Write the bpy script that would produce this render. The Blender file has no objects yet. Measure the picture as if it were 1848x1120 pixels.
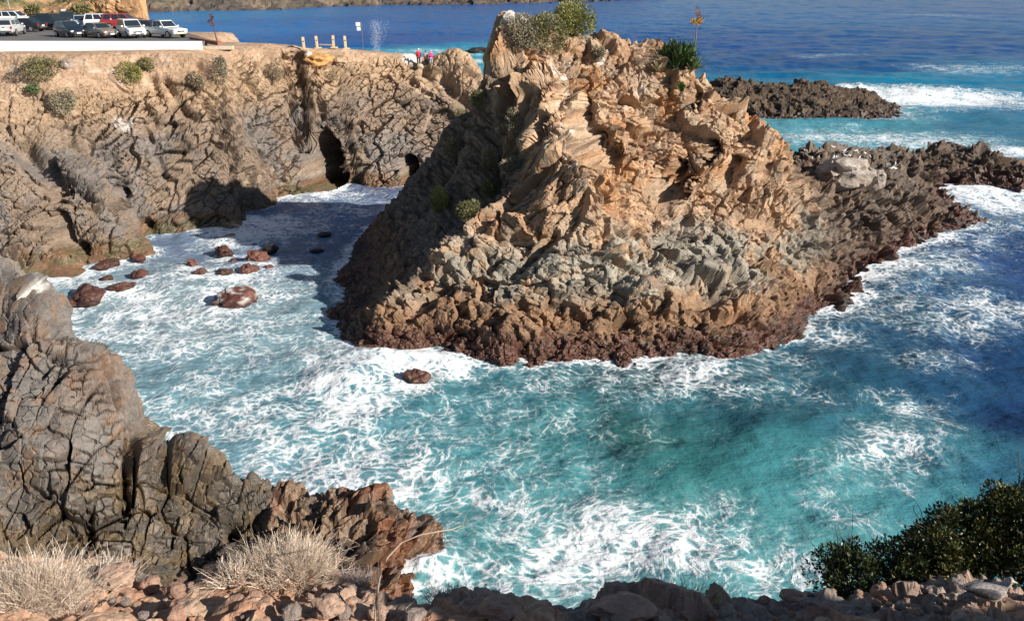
import bpy, bmesh, math, random
import numpy as np
from mathutils import Vector, Matrix

# ------------------------------------------------------------------ camera, sky, sun, exposure
SC = bpy.context.scene
COL = SC.collection
CAM_H, PITCH, FPX = 20.5, math.radians(22.5), 1450.35
cam_d = bpy.data.cameras.new('camera')
cam_d.sensor_width = 36.0
cam_d.angle = math.radians(65.0)
cam_d.clip_start, cam_d.clip_end = 0.1, 20000
cam = bpy.data.objects.new('camera', cam_d)
cam.location = (0, 0, CAM_H)
cam.rotation_euler = (math.radians(90) - PITCH, 0, 0)
COL.objects.link(cam)
SC.camera = cam

SUN = Vector((24.0, -11.5, 12.9)).normalized()          # towards the sun
SUN_EL = math.asin(SUN.z)
world = bpy.data.worlds.new('World')
SC.world = world
world.use_nodes = True
wn = world.node_tree
sky = wn.nodes.new('ShaderNodeTexSky')
sky.sky_type = 'NISHITA'
sky.sun_disc = False
sky.sun_elevation = SUN_EL
sky.sun_rotation = math.atan2(SUN.x, SUN.y)
sky.air_density, sky.dust_density, sky.ozone_density = 1.0, 0.4, 1.5
wn.nodes['Background'].inputs['Strength'].default_value = 0.056
wn.links.new(sky.outputs['Color'], wn.nodes['Background'].inputs['Color'])
sun_d = bpy.data.lights.new('sun', 'SUN')
sun_d.energy = 5.0
sun_d.angle = math.radians(0.5)
sun_d.color = (1.0, 0.94, 0.85)
sun = bpy.data.objects.new('sun', sun_d)
sun.rotation_euler = SUN.to_track_quat('Z', 'Y').to_euler()
sun.location = (60, -40, 60)
COL.objects.link(sun)
SC.view_settings.view_transform = 'Standard'
SC.view_settings.look = 'None'
SC.view_settings.gamma = 1.0
SC.view_settings.exposure = 0.66

# ------------------------------------------------------------------ numpy helpers
f32 = np.float32
def nhash(ix, iy, iz, seed):
    with np.errstate(over='ignore'):
        h = (ix.astype(np.int64).astype(np.uint32) * np.uint32(374761393)
             + iy.astype(np.int64).astype(np.uint32) * np.uint32(668265263)
             + iz.astype(np.int64).astype(np.uint32) * np.uint32(2246822519)
             + np.uint32((seed * 3266489917) & 0xffffffff))
        h ^= h >> np.uint32(15); h *= np.uint32(2246822519)
        h ^= h >> np.uint32(13); h *= np.uint32(3266489917)
        h ^= h >> np.uint32(16)
    return h
def rnd(h, k):
    with np.errstate(over='ignore'):
        g = (h ^ np.uint32((k * 0x9E3779B9) & 0xffffffff)) * np.uint32(2654435761)
        g ^= g >> np.uint32(15); g *= np.uint32(2246822519); g ^= g >> np.uint32(13)
    return (g >> np.uint32(8)).astype(f32) * f32(1 / 16777216.0)
def vnoise(P, seed):                                   # value noise, 0..1
    b = np.floor(P); t = (P - b).astype(f32); b = b.astype(np.int32)
    t = t * t * t * (t * (t * 6 - 15) + 10)
    out = 0
    for dx in (0, 1):
        wx = t[:, 0] if dx else 1 - t[:, 0]
        for dy in (0, 1):
            wy = wx * (t[:, 1] if dy else 1 - t[:, 1])
            for dz in (0, 1):
                w = wy * (t[:, 2] if dz else 1 - t[:, 2])
                out = out + w * rnd(nhash(b[:, 0] + dx, b[:, 1] + dy, b[:, 2] + dz, seed), 1)
    return out
_R = np.array([[0.0, 0.8, 0.6], [-0.8, 0.36, -0.48], [-0.6, -0.48, 0.64]])
def fbm(P, seed, octv=4, rough=0.5):
    s, a, tot = 0, 1.0, 0
    for o in range(octv):
        s = s + a * vnoise(P, seed + o * 17); tot += a
        a *= rough; P = (P @ _R.T) * 2.03 + 3.7
    return s / tot
def voro(P, seed, jit=0.95):
    n = len(P); F1 = np.full(n, 9e9, f32); F2 = np.full(n, 9e9, f32)
    H = np.zeros(n, np.uint32); H2 = np.zeros(n, np.uint32); D = np.zeros((n, 3), f32); D2 = np.zeros((n, 3), f32)
    b0 = np.floor(P - 0.5).astype(np.int32)
    for dx in (0, 1):
        for dy in (0, 1):
            for dz in (0, 1):
                bx, by, bz = b0[:, 0] + dx, b0[:, 1] + dy, b0[:, 2] + dz
                h = nhash(bx, by, bz, seed)
                e = np.stack([P[:, 0] - (bx + 0.5 + jit * (rnd(h, 1) - 0.5)), P[:, 1] - (by + 0.5 + jit * (rnd(h, 2) - 0.5)), P[:, 2] - (bz + 0.5 + jit * (rnd(h, 3) - 0.5))], 1).astype(f32)
                e2 = e * e; d = (e2 * e2).sum(1)
                m = d < F1; m2 = (~m) & (d < F2)
                F2[m] = F1[m]; H2[m] = H[m]; D2[m] = D[m]
                F1[m] = d[m]; H[m] = h[m]; D[m] = e[m]
                F2[m2] = d[m2]; H2[m2] = h[m2]; D2[m2] = e[m2]
    return np.sqrt(np.sqrt(F1)), np.sqrt(np.sqrt(F2)), H, D, H2, D2
def chunks(n, c=120000):
    for a in range(0, n, c): yield slice(a, min(n, a + c))
def rot_basis(ax, az, ay=0):
    return np.array(Matrix.Rotation(math.radians(az), 3, 'Z') @ Matrix.Rotation(math.radians(ay), 3, 'Y') @ Matrix.Rotation(math.radians(ax), 3, 'X')).T
def sstep(a, b, x):
    t = np.clip((x - a) / (b - a), 0, 1); return t * t * (3 - 2 * t)
def mixc(a, b, t):
    a = np.asarray(a); b = np.asarray(b)
    return a + (b - a) * t[:, None]
def crag(P, specs, warp=0.35, wscale=0.5, seed=5):
    """fractured rock: every Voronoi block is pushed out by its own amount and tilted its own way"""
    n = len(P); disp = np.zeros(n, f32); tone = np.zeros(n, f32)
    for sl in chunks(n):
        p = P[sl]
        W = np.stack([fbm(p * wscale + 11.3 * k, seed + k, 3) - 0.5 for k in range(3)], 1) * warp * 2
        for i, s in enumerate(specs):
            q = ((p + W * s.get('warp', 1.0)) @ s.get('rot', np.eye(3)).T) / np.array(s['size'])
            F1, F2, H, D, H2, D2 = voro(q, seed + 31 * i + 7)
            def plane(h, dv):
                return s['amp'] * ((rnd(h, 4) - 0.5) * s.get('step', 2.0) + s.get('tilt', 1.0) * 2.2 * (dv[:, 0] * (rnd(h, 5) - 0.5) + dv[:, 1] * (rnd(h, 6) - 0.5) + dv[:, 2] * (rnd(h, 7) - 0.5)))
            w = 0.5 + 0.5 * np.clip((F2 - F1) / s.get('bev', 0.05), 0, 1)
            e = plane(H, D) * w + plane(H2, D2) * (1 - w)
            if s.get('round'): e = e - s['round'] * F1 * F1
            if s.get('crack'): 
                with np.errstate(over='ignore'): op = rnd(H + H2, 9)          # some joints stand open, most are tight
                e = e - s['crack'] * (0.12 + 1.1 * op ** 2.2) * np.exp(-((F2 - F1) / s.get('cw', 0.08)) ** 2)
            disp[sl] += e
            tone[sl] += (rnd(H, 8) - 0.5) * s.get('tone', 0.3)
    return disp, tone

# ------------------------------------------------------------------ camera rays (layout only)
def ray(px, py):
    u, v = (px - 924) / FPX, -(py - 560) / FPX
    d = np.array([u, math.cos(PITCH) + v * math.sin(PITCH), -math.sin(PITCH) + v * math.cos(PITCH)])
    return d
def at_y(px, py, y):
    d = ray(px, py); t = y / d[1]; return np.array([0, 0, CAM_H]) + d * t
def at_z(px, py, z=0.0):
    d = ray(px, py); t = (z - CAM_H) / d[2]; return np.array([0, 0, CAM_H]) + d * t

class TPS:                                             # smooth-ish surface z(x,y) through control points
    def __init__(s, pts):
        p = np.array(pts, float); s.xy = p[:, :2]; n = len(p)
        d = np.hypot(*(s.xy[:, None] - s.xy[None]).transpose(2, 0, 1))
        A = np.zeros((n + 3, n + 3)); A[:n, :n] = np.sqrt(d * d + 0.25) + np.eye(n) * -0.02
        A[:n, n] = 1; A[:n, n + 1:] = s.xy; A[n, :n] = 1; A[n + 1:, :n] = s.xy.T
        b = np.zeros(n + 3); b[:n] = p[:, 2]
        s.w = np.linalg.lstsq(A, b, rcond=None)[0]
    def __call__(s, xy):
        out = np.empty(len(xy))
        for sl in chunks(len(xy), 60000):
            q = xy[sl]
            o = s.w[-3] + q @ s.w[-2:]
            for i in range(len(s.xy)):
                o = o + s.w[i] * np.sqrt((q[:, 0] - s.xy[i, 0]) ** 2 + (q[:, 1] - s.xy[i, 1]) ** 2 + 0.25)
            out[sl] = o
        return out

class Field:                                           # regular grid of heights
    def __init__(s, x0, x1, y0, y1, st, fn):
        s.x = np.arange(x0, x1 + st / 2, st); s.y = np.arange(y0, y1 + st / 2, st); s.st = st
        X, Y = np.meshgrid(s.x, s.y); s.X, s.Y = X, Y
        s.Z = fn(np.stack([X.ravel(), Y.ravel()], 1)).reshape(X.shape)
    def h(s, x, y):
        fx = np.clip((np.asarray(x) - s.x[0]) / s.st, 0, len(s.x) - 1.001); fy = np.clip((np.asarray(y) - s.y[0]) / s.st, 0, len(s.y) - 1.001)
        i, j = fx.astype(int), fy.astype(int); a, b = fx - i, fy - j
        Z = s.Z
        return (Z[j, i] * (1 - a) * (1 - b) + Z[j, i + 1] * a * (1 - b) + Z[j + 1, i] * (1 - a) * b + Z[j + 1, i + 1] * a * b)
    def hit(s, px, py, t0=3.0, t1=160.0):
        d = ray(px, py); t = np.arange(t0, t1, 0.04)
        x, y, z = d[0] * t, d[1] * t, CAM_H + d[2] * t
        ok = (x > s.x[0]) & (x < s.x[-1]) & (y > s.y[0]) & (y < s.y[-1])
        hh = np.where(ok, s.h(x, y), -99)
        k = np.nonzero(hh > z)[0]
        if len(k) == 0: return None
        k = k[0]; return np.array([x[k], y[k], z[k]])
    def normals(s):
        gy, gx = np.gradient(s.Z, s.st)
        N = np.stack([-gx.ravel(), -gy.ravel(), np.ones(gx.size)], 1)
        return N / np.linalg.norm(N, axis=1)[:, None]
    def resample(s, ny, zmin, back=0.45):              # rows spaced evenly along the slope instead of along the ground
        dz = np.diff(s.Z, axis=0); w = np.sqrt(s.st ** 2 + dz ** 2)
        w = np.where(dz < -0.25 * s.st, w * back, w)
        w = np.where(np.maximum(s.Z[1:], s.Z[:-1]) < zmin, 0.04 * s.st, w)
        k = 45; wp = np.pad(w, ((0, 0), (k // 2, k // 2)), 'edge'); cs = np.cumsum(np.pad(wp, ((0, 0), (1, 0))), 1); w = (cs[:, k:] - cs[:, :-k]) / k
        L = np.concatenate([np.zeros((1, w.shape[1])), np.cumsum(w, 0)]); L /= L[-1]
        t = np.linspace(0, 1, ny); Y = np.stack([np.interp(t, L[:, i], s.y) for i in range(len(s.x))], 1)
        gxa = np.abs(np.gradient(s.Z, s.st, axis=1)); gxa[s.Z < zmin] = 0
        wx = np.clip(np.percentile(np.sqrt(1 + gxa ** 2), 88, axis=0), 1, 3.0); kk = 31
        wx = np.convolve(np.pad(wx, kk // 2, 'edge'), np.ones(kk) / kk, 'valid'); cx = np.concatenate([[0], np.cumsum(wx[1:])]); cx /= cx[-1]
        xi = np.interp(np.linspace(0, 1, len(s.x)), cx, np.arange(len(s.x))); i0 = np.minimum(xi.astype(int), len(s.x) - 2); fr = xi - i0
        Y = Y[:, i0] * (1 - fr) + Y[:, i0 + 1] * fr; xl = s.x[0] + xi * s.st
        X = np.broadcast_to(xl, Y.shape)
        z = s.h(X.ravel(), Y.ravel()); P = np.stack([X.ravel(), Y.ravel(), z], 1)
        Zs = s.Z.copy(); r = max(1, int(1.1 / s.st))       # blocks move along the broad lie of the rock, not along every wrinkle
        for ax in (0, 1, 0, 1, 0, 1):
            pw = [(0, 0), (0, 0)]; pw[ax] = (r, r); q = np.pad(Zs, pw, 'edge'); pw[ax] = (1, 0); q = np.cumsum(np.pad(q, pw), ax)
            Zs = (np.take(q, range(2 * r + 1, q.shape[ax]), ax) - np.take(q, range(0, q.shape[ax] - 2 * r - 1), ax)) / (2 * r + 1)
        G = Field.__new__(Field); G.x, G.y, G.st, G.Z = s.x, s.y, s.st, Zs
        e = 0.3; gx = (G.h(P[:, 0] + e, P[:, 1]) - G.h(P[:, 0] - e, P[:, 1])) / (2 * e); gy = (G.h(P[:, 0], P[:, 1] + e) - G.h(P[:, 0], P[:, 1] - e)) / (2 * e)
        N = np.stack([-gx, -gy, np.ones(len(z))], 1); N /= np.linalg.norm(N, axis=1)[:, None]
        return P, N
    def points(s):
        return np.stack([s.X.ravel(), s.Y.ravel(), s.Z.ravel()], 1)

def seg_dist(P, poly):
    best = np.full(len(P), 1e9)
    for a, b in zip(poly[:-1], poly[1:]):
        ab = b - a; L = max(ab @ ab, 1e-9)
        t = np.clip(((P - a) @ ab) / L, 0, 1)
        d = np.linalg.norm(P - a - t[:, None] * ab, axis=1)
        best = np.minimum(best, d)
    return best
def strokes(F, P, N, lst, extra=None):
    for poly, r, dep, *dv in lst:
        pts = [F.hit(*p) for p in poly]; pts = [p for p in pts if p is not None]
        if len(pts) == 1: pts = pts * 2
        if len(pts) < 2: continue
        pts = np.array(pts)
        lo, hi = pts.min(0) - 3 * r, pts.max(0) + 3 * r
        m = np.nonzero(((P > lo) & (P < hi)).all(1))[0]
        if len(m) == 0: continue
        w = dep * np.exp(-(seg_dist(P[m], pts) / r) ** (dv[1] if len(dv) > 1 else 2))
        P[m] -= (np.array(dv[0]) if dv else N[m]) * w[:, None]

# ------------------------------------------------------------------ mesh + object helpers
def mesh_np(name, V, faces, mats=(), smooth=False, cols=None, attrs=None, uvattr=None, midx=None):
    """faces: (n,3) or (n,4) int array"""
    me = bpy.data.meshes.new(name)
    V = np.asarray(V, f32); faces = np.asarray(faces, np.int32)
    k = faces.shape[1]
    me.vertices.add(len(V)); me.vertices.foreach_set('co', V.ravel())
    me.loops.add(faces.size); me.loops.foreach_set('vertex_index', faces.ravel())
    me.polygons.add(len(faces))
    me.polygons.foreach_set('loop_start', np.arange(0, faces.size, k, dtype=np.int32))
    me.polygons.foreach_set('use_smooth', np.full(len(faces), smooth, bool))
    if midx is not None: me.polygons.foreach_set('material_index', np.asarray(midx, np.int32))
    for m in mats: me.materials.append(m)
    if cols is not None:
        a = me.attributes.new('col', 'FLOAT_COLOR', 'POINT')
        a.data.foreach_set('color', np.concatenate([cols, np.ones((len(V), 1))], 1).astype(f32).ravel())
    for nm, arr in (attrs or {}).items():
        arr = np.asarray(arr, f32)
        if arr.ndim == 1:
            a = me.attributes.new(nm, 'FLOAT', 'POINT'); a.data.foreach_set('value', arr)
        else:
            a = me.attributes.new(nm, 'FLOAT_VECTOR', 'POINT'); a.data.foreach_set('vector', arr.ravel())
    me.update(calc_edges=True); me.validate()
    return me
def tag(o, label=None, cat=None, group=None, kind=None):
    if label: o['label'] = label
    if cat: o['category'] = cat
    if group: o['group'] = group
    if kind: o['kind'] = kind
    return o
def link(name, me, parent=None):
    o = bpy.data.objects.new(name, me); COL.objects.link(o)
    if parent is not None: o.parent = parent
    return o
def empty(name, loc, rz=0.0):
    o = bpy.data.objects.new(name, None); COL.objects.link(o)
    o.location = loc; o.rotation_euler = (0, 0, rz); o.empty_display_size = 0.2
    return o
def grid_faces(nx, ny, keep=None):
    i = np.arange(nx - 1); j = np.arange(ny - 1)
    I, J = np.meshgrid(i, j)
    a = (J * nx + I).ravel()
    F = np.stack([a, a + 1, a + 1 + nx, a + nx], 1)
    if keep is not None: F = F[keep[F].any(1)]
    return F
def compact(V, F, *arrs):
    used = np.zeros(len(V), bool); used[F.ravel()] = True
    mp = np.cumsum(used) - 1
    return (V[used], mp[F]) + tuple(a[used] for a in arrs)

# ------------------------------------------------------------------ material helpers
class NT:
    def __init__(s, name):
        s.m = bpy.data.materials.new(name); s.m.use_nodes = True
        s.t = s.m.node_tree; s.b = s.t.nodes['Principled BSDF']
    def n(s, typ, ins=(), out=0, **props):
        nd = s.t.nodes.new(typ)
        for k, v in props.items(): setattr(nd, k, v)
        it = ins.items() if isinstance(ins, dict) else enumerate(ins)
        for k, v in it:
            if v is None: continue
            if isinstance(v, bpy.types.NodeSocket): s.t.links.new(v, nd.inputs[k])
            else: nd.inputs[k].default_value = v
        return nd.outputs[out]
    def math(s, op, a, b=None, c=None, clamp=False):
        return s.n('ShaderNodeMath', [a, b, c], operation=op, use_clamp=clamp)
    def vmath(s, op, a, b=None):
        return s.n('ShaderNodeVectorMath', [a, b], operation=op)
    def scale(s, a, k):
        return s.n('ShaderNodeVectorMath', {0: a, 'Scale': k}, operation='SCALE')
    def noise(s, vec, sc, det=4, rough=0.5, out=0, dist=0.0, ntype='FBM'):
        return s.n('ShaderNodeTexNoise', {'Vector': vec, 'Scale': sc, 'Detail': det, 'Roughness': rough, 'Distortion': dist}, out)
    def voro(s, vec, sc, feature='F1', out=0, rand=1.0):
        return s.n('ShaderNodeTexVoronoi', {'Vector': vec, 'Scale': sc, 'Randomness': rand}, out, feature=feature)
    def ss(s, x, a, b):
        return s.n('ShaderNodeMapRange', {0: x, 1: a, 2: b, 3: 0.0, 4: 1.0}, interpolation_type='SMOOTHSTEP')
    def lin(s, x, a, b, c=0.0, d=1.0):
        return s.n('ShaderNodeMapRange', {0: x, 1: a, 2: b, 3: c, 4: d})
    def mix(s, fac, a, b, mode='MIX'):
        return s.n('ShaderNodeMix', {0: fac, 6: a, 7: b}, 2, data_type='RGBA', blend_type=mode)
    def attr(s, nm, out='Color'):
        nd = s.t.nodes.new('ShaderNodeAttribute'); nd.attribute_name = nm; return nd.outputs[out]
    def pos(s): return s.n('ShaderNodeNewGeometry')
    def objc(s): return s.n('ShaderNodeTexCoord', (), 3)
    def bump(s, h, strength=0.5, dist=0.05, normal=None):
        return s.n('ShaderNodeBump', {'Height': h, 'Strength': strength, 'Distance': dist, 'Normal': normal})
    def set(s, **kw):
        for k, v in kw.items():
            k = {'color': 'Base Color', 'rough': 'Roughness', 'metal': 'Metallic', 'normal': 'Normal', 'spec': 'Specular IOR Level', 'coat': 'Coat Weight', 'alpha': 'Alpha', 'ior': 'IOR', 'sub': 'Subsurface Weight', 'trans': 'Transmission Weight', 'emit': 'Emission Color', 'emits': 'Emission Strength'}.get(k, k)
            if isinstance(v, bpy.types.NodeSocket): s.t.links.new(v, s.b.inputs[k])
            else: s.b.inputs[k].default_value = v
        return s.m
def c4(c): return (c[0], c[1], c[2], 1.0)
_plain = {}
def plain(name, c, rough=0.6, var=0.12, scale=6.0, metal=0.0, spec=0.5, coat=0.0, bump=0.0):
    if name in _plain: return _plain[name]
    t = NT(name); p = t.objc()
    nz = t.noise(p, scale, 4, 0.6)
    k = t.lin(nz, 0.3, 0.7, 1 - var, 1 + var)
    col = t.n('ShaderNodeVectorMath', {0: tuple(c), 'Scale': k}, operation='SCALE')
    kw = dict(color=col, rough=rough, metal=metal, spec=spec, coat=coat)
    if bump: kw['normal'] = t.bump(nz, 0.6, bump)
    _plain[name] = t.set(**kw)
    return _plain[name]
def rock_material(name, bsc=1.0, bstr=0.7, rough=0.85, wet=True):
    t = NT(name); p = t.pos()
    w = t.noise(p, 1.3 * bsc, 3, 0.6, out=1)
    pw = t.vmath('ADD', p, t.scale(t.vmath('SUBTRACT', w, (0.5, 0.5, 0.5)), 0.5 / bsc))
    n1 = t.noise(p, 5.0 * bsc, 7, 0.68)
    n2 = t.noise(pw, 1.7 * bsc, 5, 0.62)
    ps = t.vmath('MULTIPLY', pw, (1.0, 0.8, 2.3))
    e1 = t.voro(ps, 1.5 * bsc, 'DISTANCE_TO_EDGE'); e2 = t.voro(ps, 4.0 * bsc, 'DISTANCE_TO_EDGE')
    m1 = t.ss(t.noise(p, 0.9 * bsc, 3, 0.6), 0.44, 0.60); m2 = t.ss(t.noise(p, 2.1 * bsc, 3, 0.6), 0.48, 0.62)     # only some joints are open
    c1 = t.math('MULTIPLY', t.math('SUBTRACT', t.ss(e1, 0.0, 0.05), 1.0), m1); c2 = t.math('MULTIPLY', t.math('SUBTRACT', t.ss(e2, 0.0, 0.08), 1.0), m2)
    h = t.math('ADD', t.math('MULTIPLY', n1, 0.6), t.math('ADD', t.math('MULTIPLY', c1, 0.28), t.math('MULTIPLY', c2, 0.16)))
    nrm = t.bump(h, bstr, 0.12 / bsc)
    k = t.math('MULTIPLY', t.lin(n1, 0.3, 0.7, 0.72, 1.28), t.lin(n2, 0.3, 0.7, 0.86, 1.14))
    col = t.scale(t.attr('col'), k)
    wetf = t.attr('wet', 'Fac') if wet else 0.0
    r = t.lin(wetf, 0, 1, rough, 0.32) if wet else rough
    return t.set(color=col, rough=r, normal=nrm, spec=0.35)
# ================================================================== SETTING: rock terrain
M_islet = rock_material('islet_rock', 1.0, 0.8)
M_cliff = rock_material('cliff_rock', 0.8, 0.8)
M_near = rock_material('near_cliff_rock', 1.5, 0.7, 0.75)
M_ledge = rock_material('ledge_earth', 4.0, 0.8, 0.95, wet=False)

TAN = np.array((0.40, 0.262, 0.162)); OCHRE = np.array((0.37, 0.19, 0.085)); GREYTAN = np.array((0.33, 0.255, 0.185))
GREY = np.array((0.27, 0.245, 0.20)); WETRED = np.array((0.085, 0.037, 0.026)); WETDARK = np.array((0.045, 0.032, 0.026))
BROWN = np.array((0.20, 0.115, 0.065)); GUANO = np.array((0.72, 0.69, 0.64))

def base_field(ctrl, box, st):
    T = TPS(ctrl)
    return Field(box[0], box[1], box[2], box[3], st, T)

# ---------------------------------------------------------------- islet
def islet_ctrl():
    c = []
    for px, py in [(588, 572), (612, 590), (655, 630), (720, 640), (800, 646), (880, 657), (940, 663), (1030, 651), (1130, 661), (1200, 651), (1280, 656), (1350, 642), (1420, 612), (1470, 572), (1530, 552), (1572, 534), (1548, 510), (1580, 482), (1610, 460), (1680, 432), (1740, 412), (1780, 402), (598, 510), (640, 440), (690, 402), (1715, 335), (1775, 347), (1846, 352)]:
        c.append(at_z(px, py, 0.0))
    # ground dropping under water, a metre or two outside the waterline
    for px, py in [(570, 585), (640, 650), (720, 662), (880, 682), (1030, 676), (1200, 676), (1350, 668), (1440, 630), (1500, 590), (1600, 548), (1625, 490), (1700, 452), (1800, 415), (575, 515), (620, 430), (672, 398), (1810, 385), (1740, 352), (1800, 362)]:
        p = at_z(px, py, 0.0); p[2] = -1.6; c.append(p)
    Y = lambda l: c.extend(at_y(*q) for q in l)
    # shadowed left flank, silhouette and body
    Y([(737, 372, 70), (741, 332, 69), (776, 282, 67), (802, 226, 65.5), (832, 202, 65), (862, 185, 63.5), (869, 130, 60.5), (885, 58, 57.5), (907, 28, 56.8)])
    Y([(668, 545, 48.5), (620, 560, 48.6), (650, 500, 54.0), (740, 490, 50.5), (772, 440, 52.5), (700, 440, 59), (850, 372, 53.8), (790, 372, 60.5), (897, 332, 54.3), (830, 332, 61.2), (922, 262, 54.6), (850, 262, 61.8), (918, 190, 55.2), (872, 190, 59.2), (914, 132, 55.6), (884, 110, 56.9)])
    # crest
    Y([(960, 40, 58), (1035, 52, 59), (1100, 57, 61), (1150, 68, 61), (1192, 82, 61), (1235, 118, 61), (1266, 150, 60.5), (1340, 184, 59.5), (1390, 232, 58.2), (1430, 266, 57.6)])
    # terminator spur running down to the near tip
    Y([(893, 62, 55.6), (942, 132, 54.2), (948, 190, 53.3), (955, 262, 51.5), (930, 332, 50.5), (880, 372, 49.4), (800, 440, 48.2), (700, 536, 45.3), (662, 600, 44.2)])
    # buttress and sunlit faces
    Y([(1000, 268, 49.6), (1050, 285, 49.6), (1060, 380, 47.8), (960, 400, 48.6), (950, 460, 46.8), (860, 480, 47.3), (880, 560, 44.5), (780, 560, 45.2), (800, 610, 43.6), (940, 610, 42.6), (1050, 540, 45.2), (1060, 470, 47.3), (1000, 600, 43.2)])
    Y([(1000, 120, 56.3), (1060, 180, 55.0), (1080, 280, 52.8), (1100, 360, 51.2), (1150, 100, 59), (1160, 180, 57), (1180, 280, 54.6), (1200, 400, 52.2), (1250, 180, 58), (1280, 280, 55.5), (1290, 370, 53.6), (1340, 260, 56.8), (1400, 300, 55.9), (1350, 350, 54.6)])
    # benches to the right
    Y([(1130, 440, 48.9), (1120, 500, 46.3), (1130, 580, 43.8), (1250, 450, 49.8), (1230, 520, 46.0), (1240, 600, 43.3), (1330, 420, 52.2), (1360, 500, 48.2), (1340, 580, 44.6), (1430, 400, 54.0), (1450, 500, 50.2), (1430, 560, 46.8), (1500, 480, 53.2), (1530, 400, 58.2), (1600, 400, 60.8), (1500, 345, 60.0), (1500, 312, 62.0), (1560, 325, 63.2), (1640, 340, 67.5), (1700, 375, 70.2), (1440, 306, 58.0)])
    # far reef arm
    Y([(1450, 268, 76), (1500, 262, 84), (1570, 272, 85), (1640, 266, 87), (1700, 266, 89), (1770, 262, 90), (1846, 292, 90), (1900, 300, 91), (1680, 310, 82), (1780, 310, 86), (1600, 300, 79), (1740, 325, 83)])
    # hidden far side
    for q in [(-11, 78, -1.5), (-4, 78, -1.5), (3, 76, -1.5), (10, 75, -1), (18, 78, -1.5), (24, 86, -1), (30, 95, -2), (40, 98, -2), (55, 100, -2), (70, 96, -2), (-2, 70, 5), (6, 69, 6), (14, 68, 4), (66, 78, -2), (58, 76, -2)]: c.append(np.array(q, float))
    return c
ISL = base_field(islet_ctrl(), (-17, 64, 38, 100), 0.10)
def build_islet():
    F = ISL; NY = 840; P, N = F.resample(NY, -1.2)
    # bedding dips left; upper crag breaks into tall slabs, lower bench into grey blocks
    keep = P[:, 2] > -1.3
    idx = np.nonzero(keep)[0]
    Pk, Nk = P[idx].copy(), N[idx]
    z = Pk[:, 2]
    left = np.clip((np.einsum('ij,j->i', Nk, np.array([-0.80, -0.45, 0.25]))), 0, 1)
    upper = sstep(4.0, 6.5, z + 1.5 * (fbm(Pk * 0.25, 90, 2) - 0.5))
    hi = sstep(9.0, 15, z)
    slab = rot_basis(18, 12, 24)
    d1, t1 = crag(Pk, [dict(size=(2.1, 1.7, 4.8), rot=slab, amp=0.60, tilt=1.7, step=1.7, crack=0.5, cw=0.04, tone=0.22),
                       dict(size=(0.75, 0.6, 1.9), rot=slab, amp=0.125, tilt=1.8, step=1.9, crack=0.34, cw=0.055, tone=0.2),
                       dict(size=(0.36, 0.36, 0.6), rot=slab, amp=0.05, tilt=1.4, crack=0.12, cw=0.09, tone=0.15)], 0.12, 0.3, 3)
    d2, t2 = crag(Pk, [dict(size=(2.6, 2.2, 1.5), rot=rot_basis(-10, 25, 20), amp=0.38, tilt=1.7, step=1.6, crack=0.4, cw=0.05, tone=0.2),
                       dict(size=(0.95, 0.8, 0.75), rot=rot_basis(-10, 30, 20), amp=0.19, tilt=1.8, step=1.6, crack=0.22, cw=0.06, tone=0.3),
                       dict(size=(0.4, 0.35, 0.35), amp=0.08, tilt=1.1, round=0.06, crack=0.06, cw=0.1, tone=0.1)], 0.2, 0.45, 41)
    beds = rot_basis(0, 15, 42)
    d3, t3 = crag(Pk, [dict(size=(4.5, 1.4, 0.6), rot=beds, amp=0.20, tilt=0.8, crack=0.40, cw=0.06, tone=0.3),
                       dict(size=(1.4, 0.6, 0.28), rot=beds, amp=0.08, tilt=1.0, crack=0.14, cw=0.08, tone=0.2)], 0.15, 0.3, 77)
    low = sstep(2.2, 0.5, z)
    d4 = (fbm(Pk * 1.9, 55, 5, 0.65) - 0.5) * 0.9
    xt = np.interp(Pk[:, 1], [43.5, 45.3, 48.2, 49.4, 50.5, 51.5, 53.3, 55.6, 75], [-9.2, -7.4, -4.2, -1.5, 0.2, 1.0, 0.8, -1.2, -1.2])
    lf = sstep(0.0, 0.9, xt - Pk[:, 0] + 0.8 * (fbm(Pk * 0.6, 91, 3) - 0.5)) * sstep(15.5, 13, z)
    d = d1 * upper + d2 * (1 - upper); t = t1 * upper + t2 * (1 - upper)
    d = d * (1 - lf) + d3 * lf; t = t * (1 - lf) + t3 * lf
    d = d * (1 - low * 0.55) + d4 * low * 0.8
    d += (fbm(Pk * 0.3, 12, 2) - 0.5) * 0.7 * (1 - 0.8 * lf)
    ap = sstep(18.5, 22, Pk[:, 0])
    m = np.nonzero(ap > 0)[0]
    d5, t5 = crag(Pk[m], [dict(size=(2.2, 1.6, 1.1), rot=rot_basis(20, 25, 15), amp=0.42, tilt=1.5, crack=0.4, cw=0.07, tone=0.3), dict(size=(0.8, 0.6, 0.45), rot=rot_basis(20, 25, 15), amp=0.22, tilt=1.6, crack=0.2, cw=0.08, tone=0.3)], 0.3, 0.5, 143)
    d[m] = d[m] * (1 - 0.8 * ap[m]) + (d5 + 0.5 * (fbm(Pk[m] * 1.5, 144, 4, 0.6) - 0.5)) * ap[m]; t[m] = t[m] * (1 - ap[m]) + t5 * ap[m]
    soft = sstep(14.0, 16.5, z)
    d *= 1 - 0.35 * soft
    Q = Pk + Nk * (d - 0.22 * sstep(3, 8, z) - 0.35 * sstep(14, 22, Pk[:, 0]))[:, None]
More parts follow.
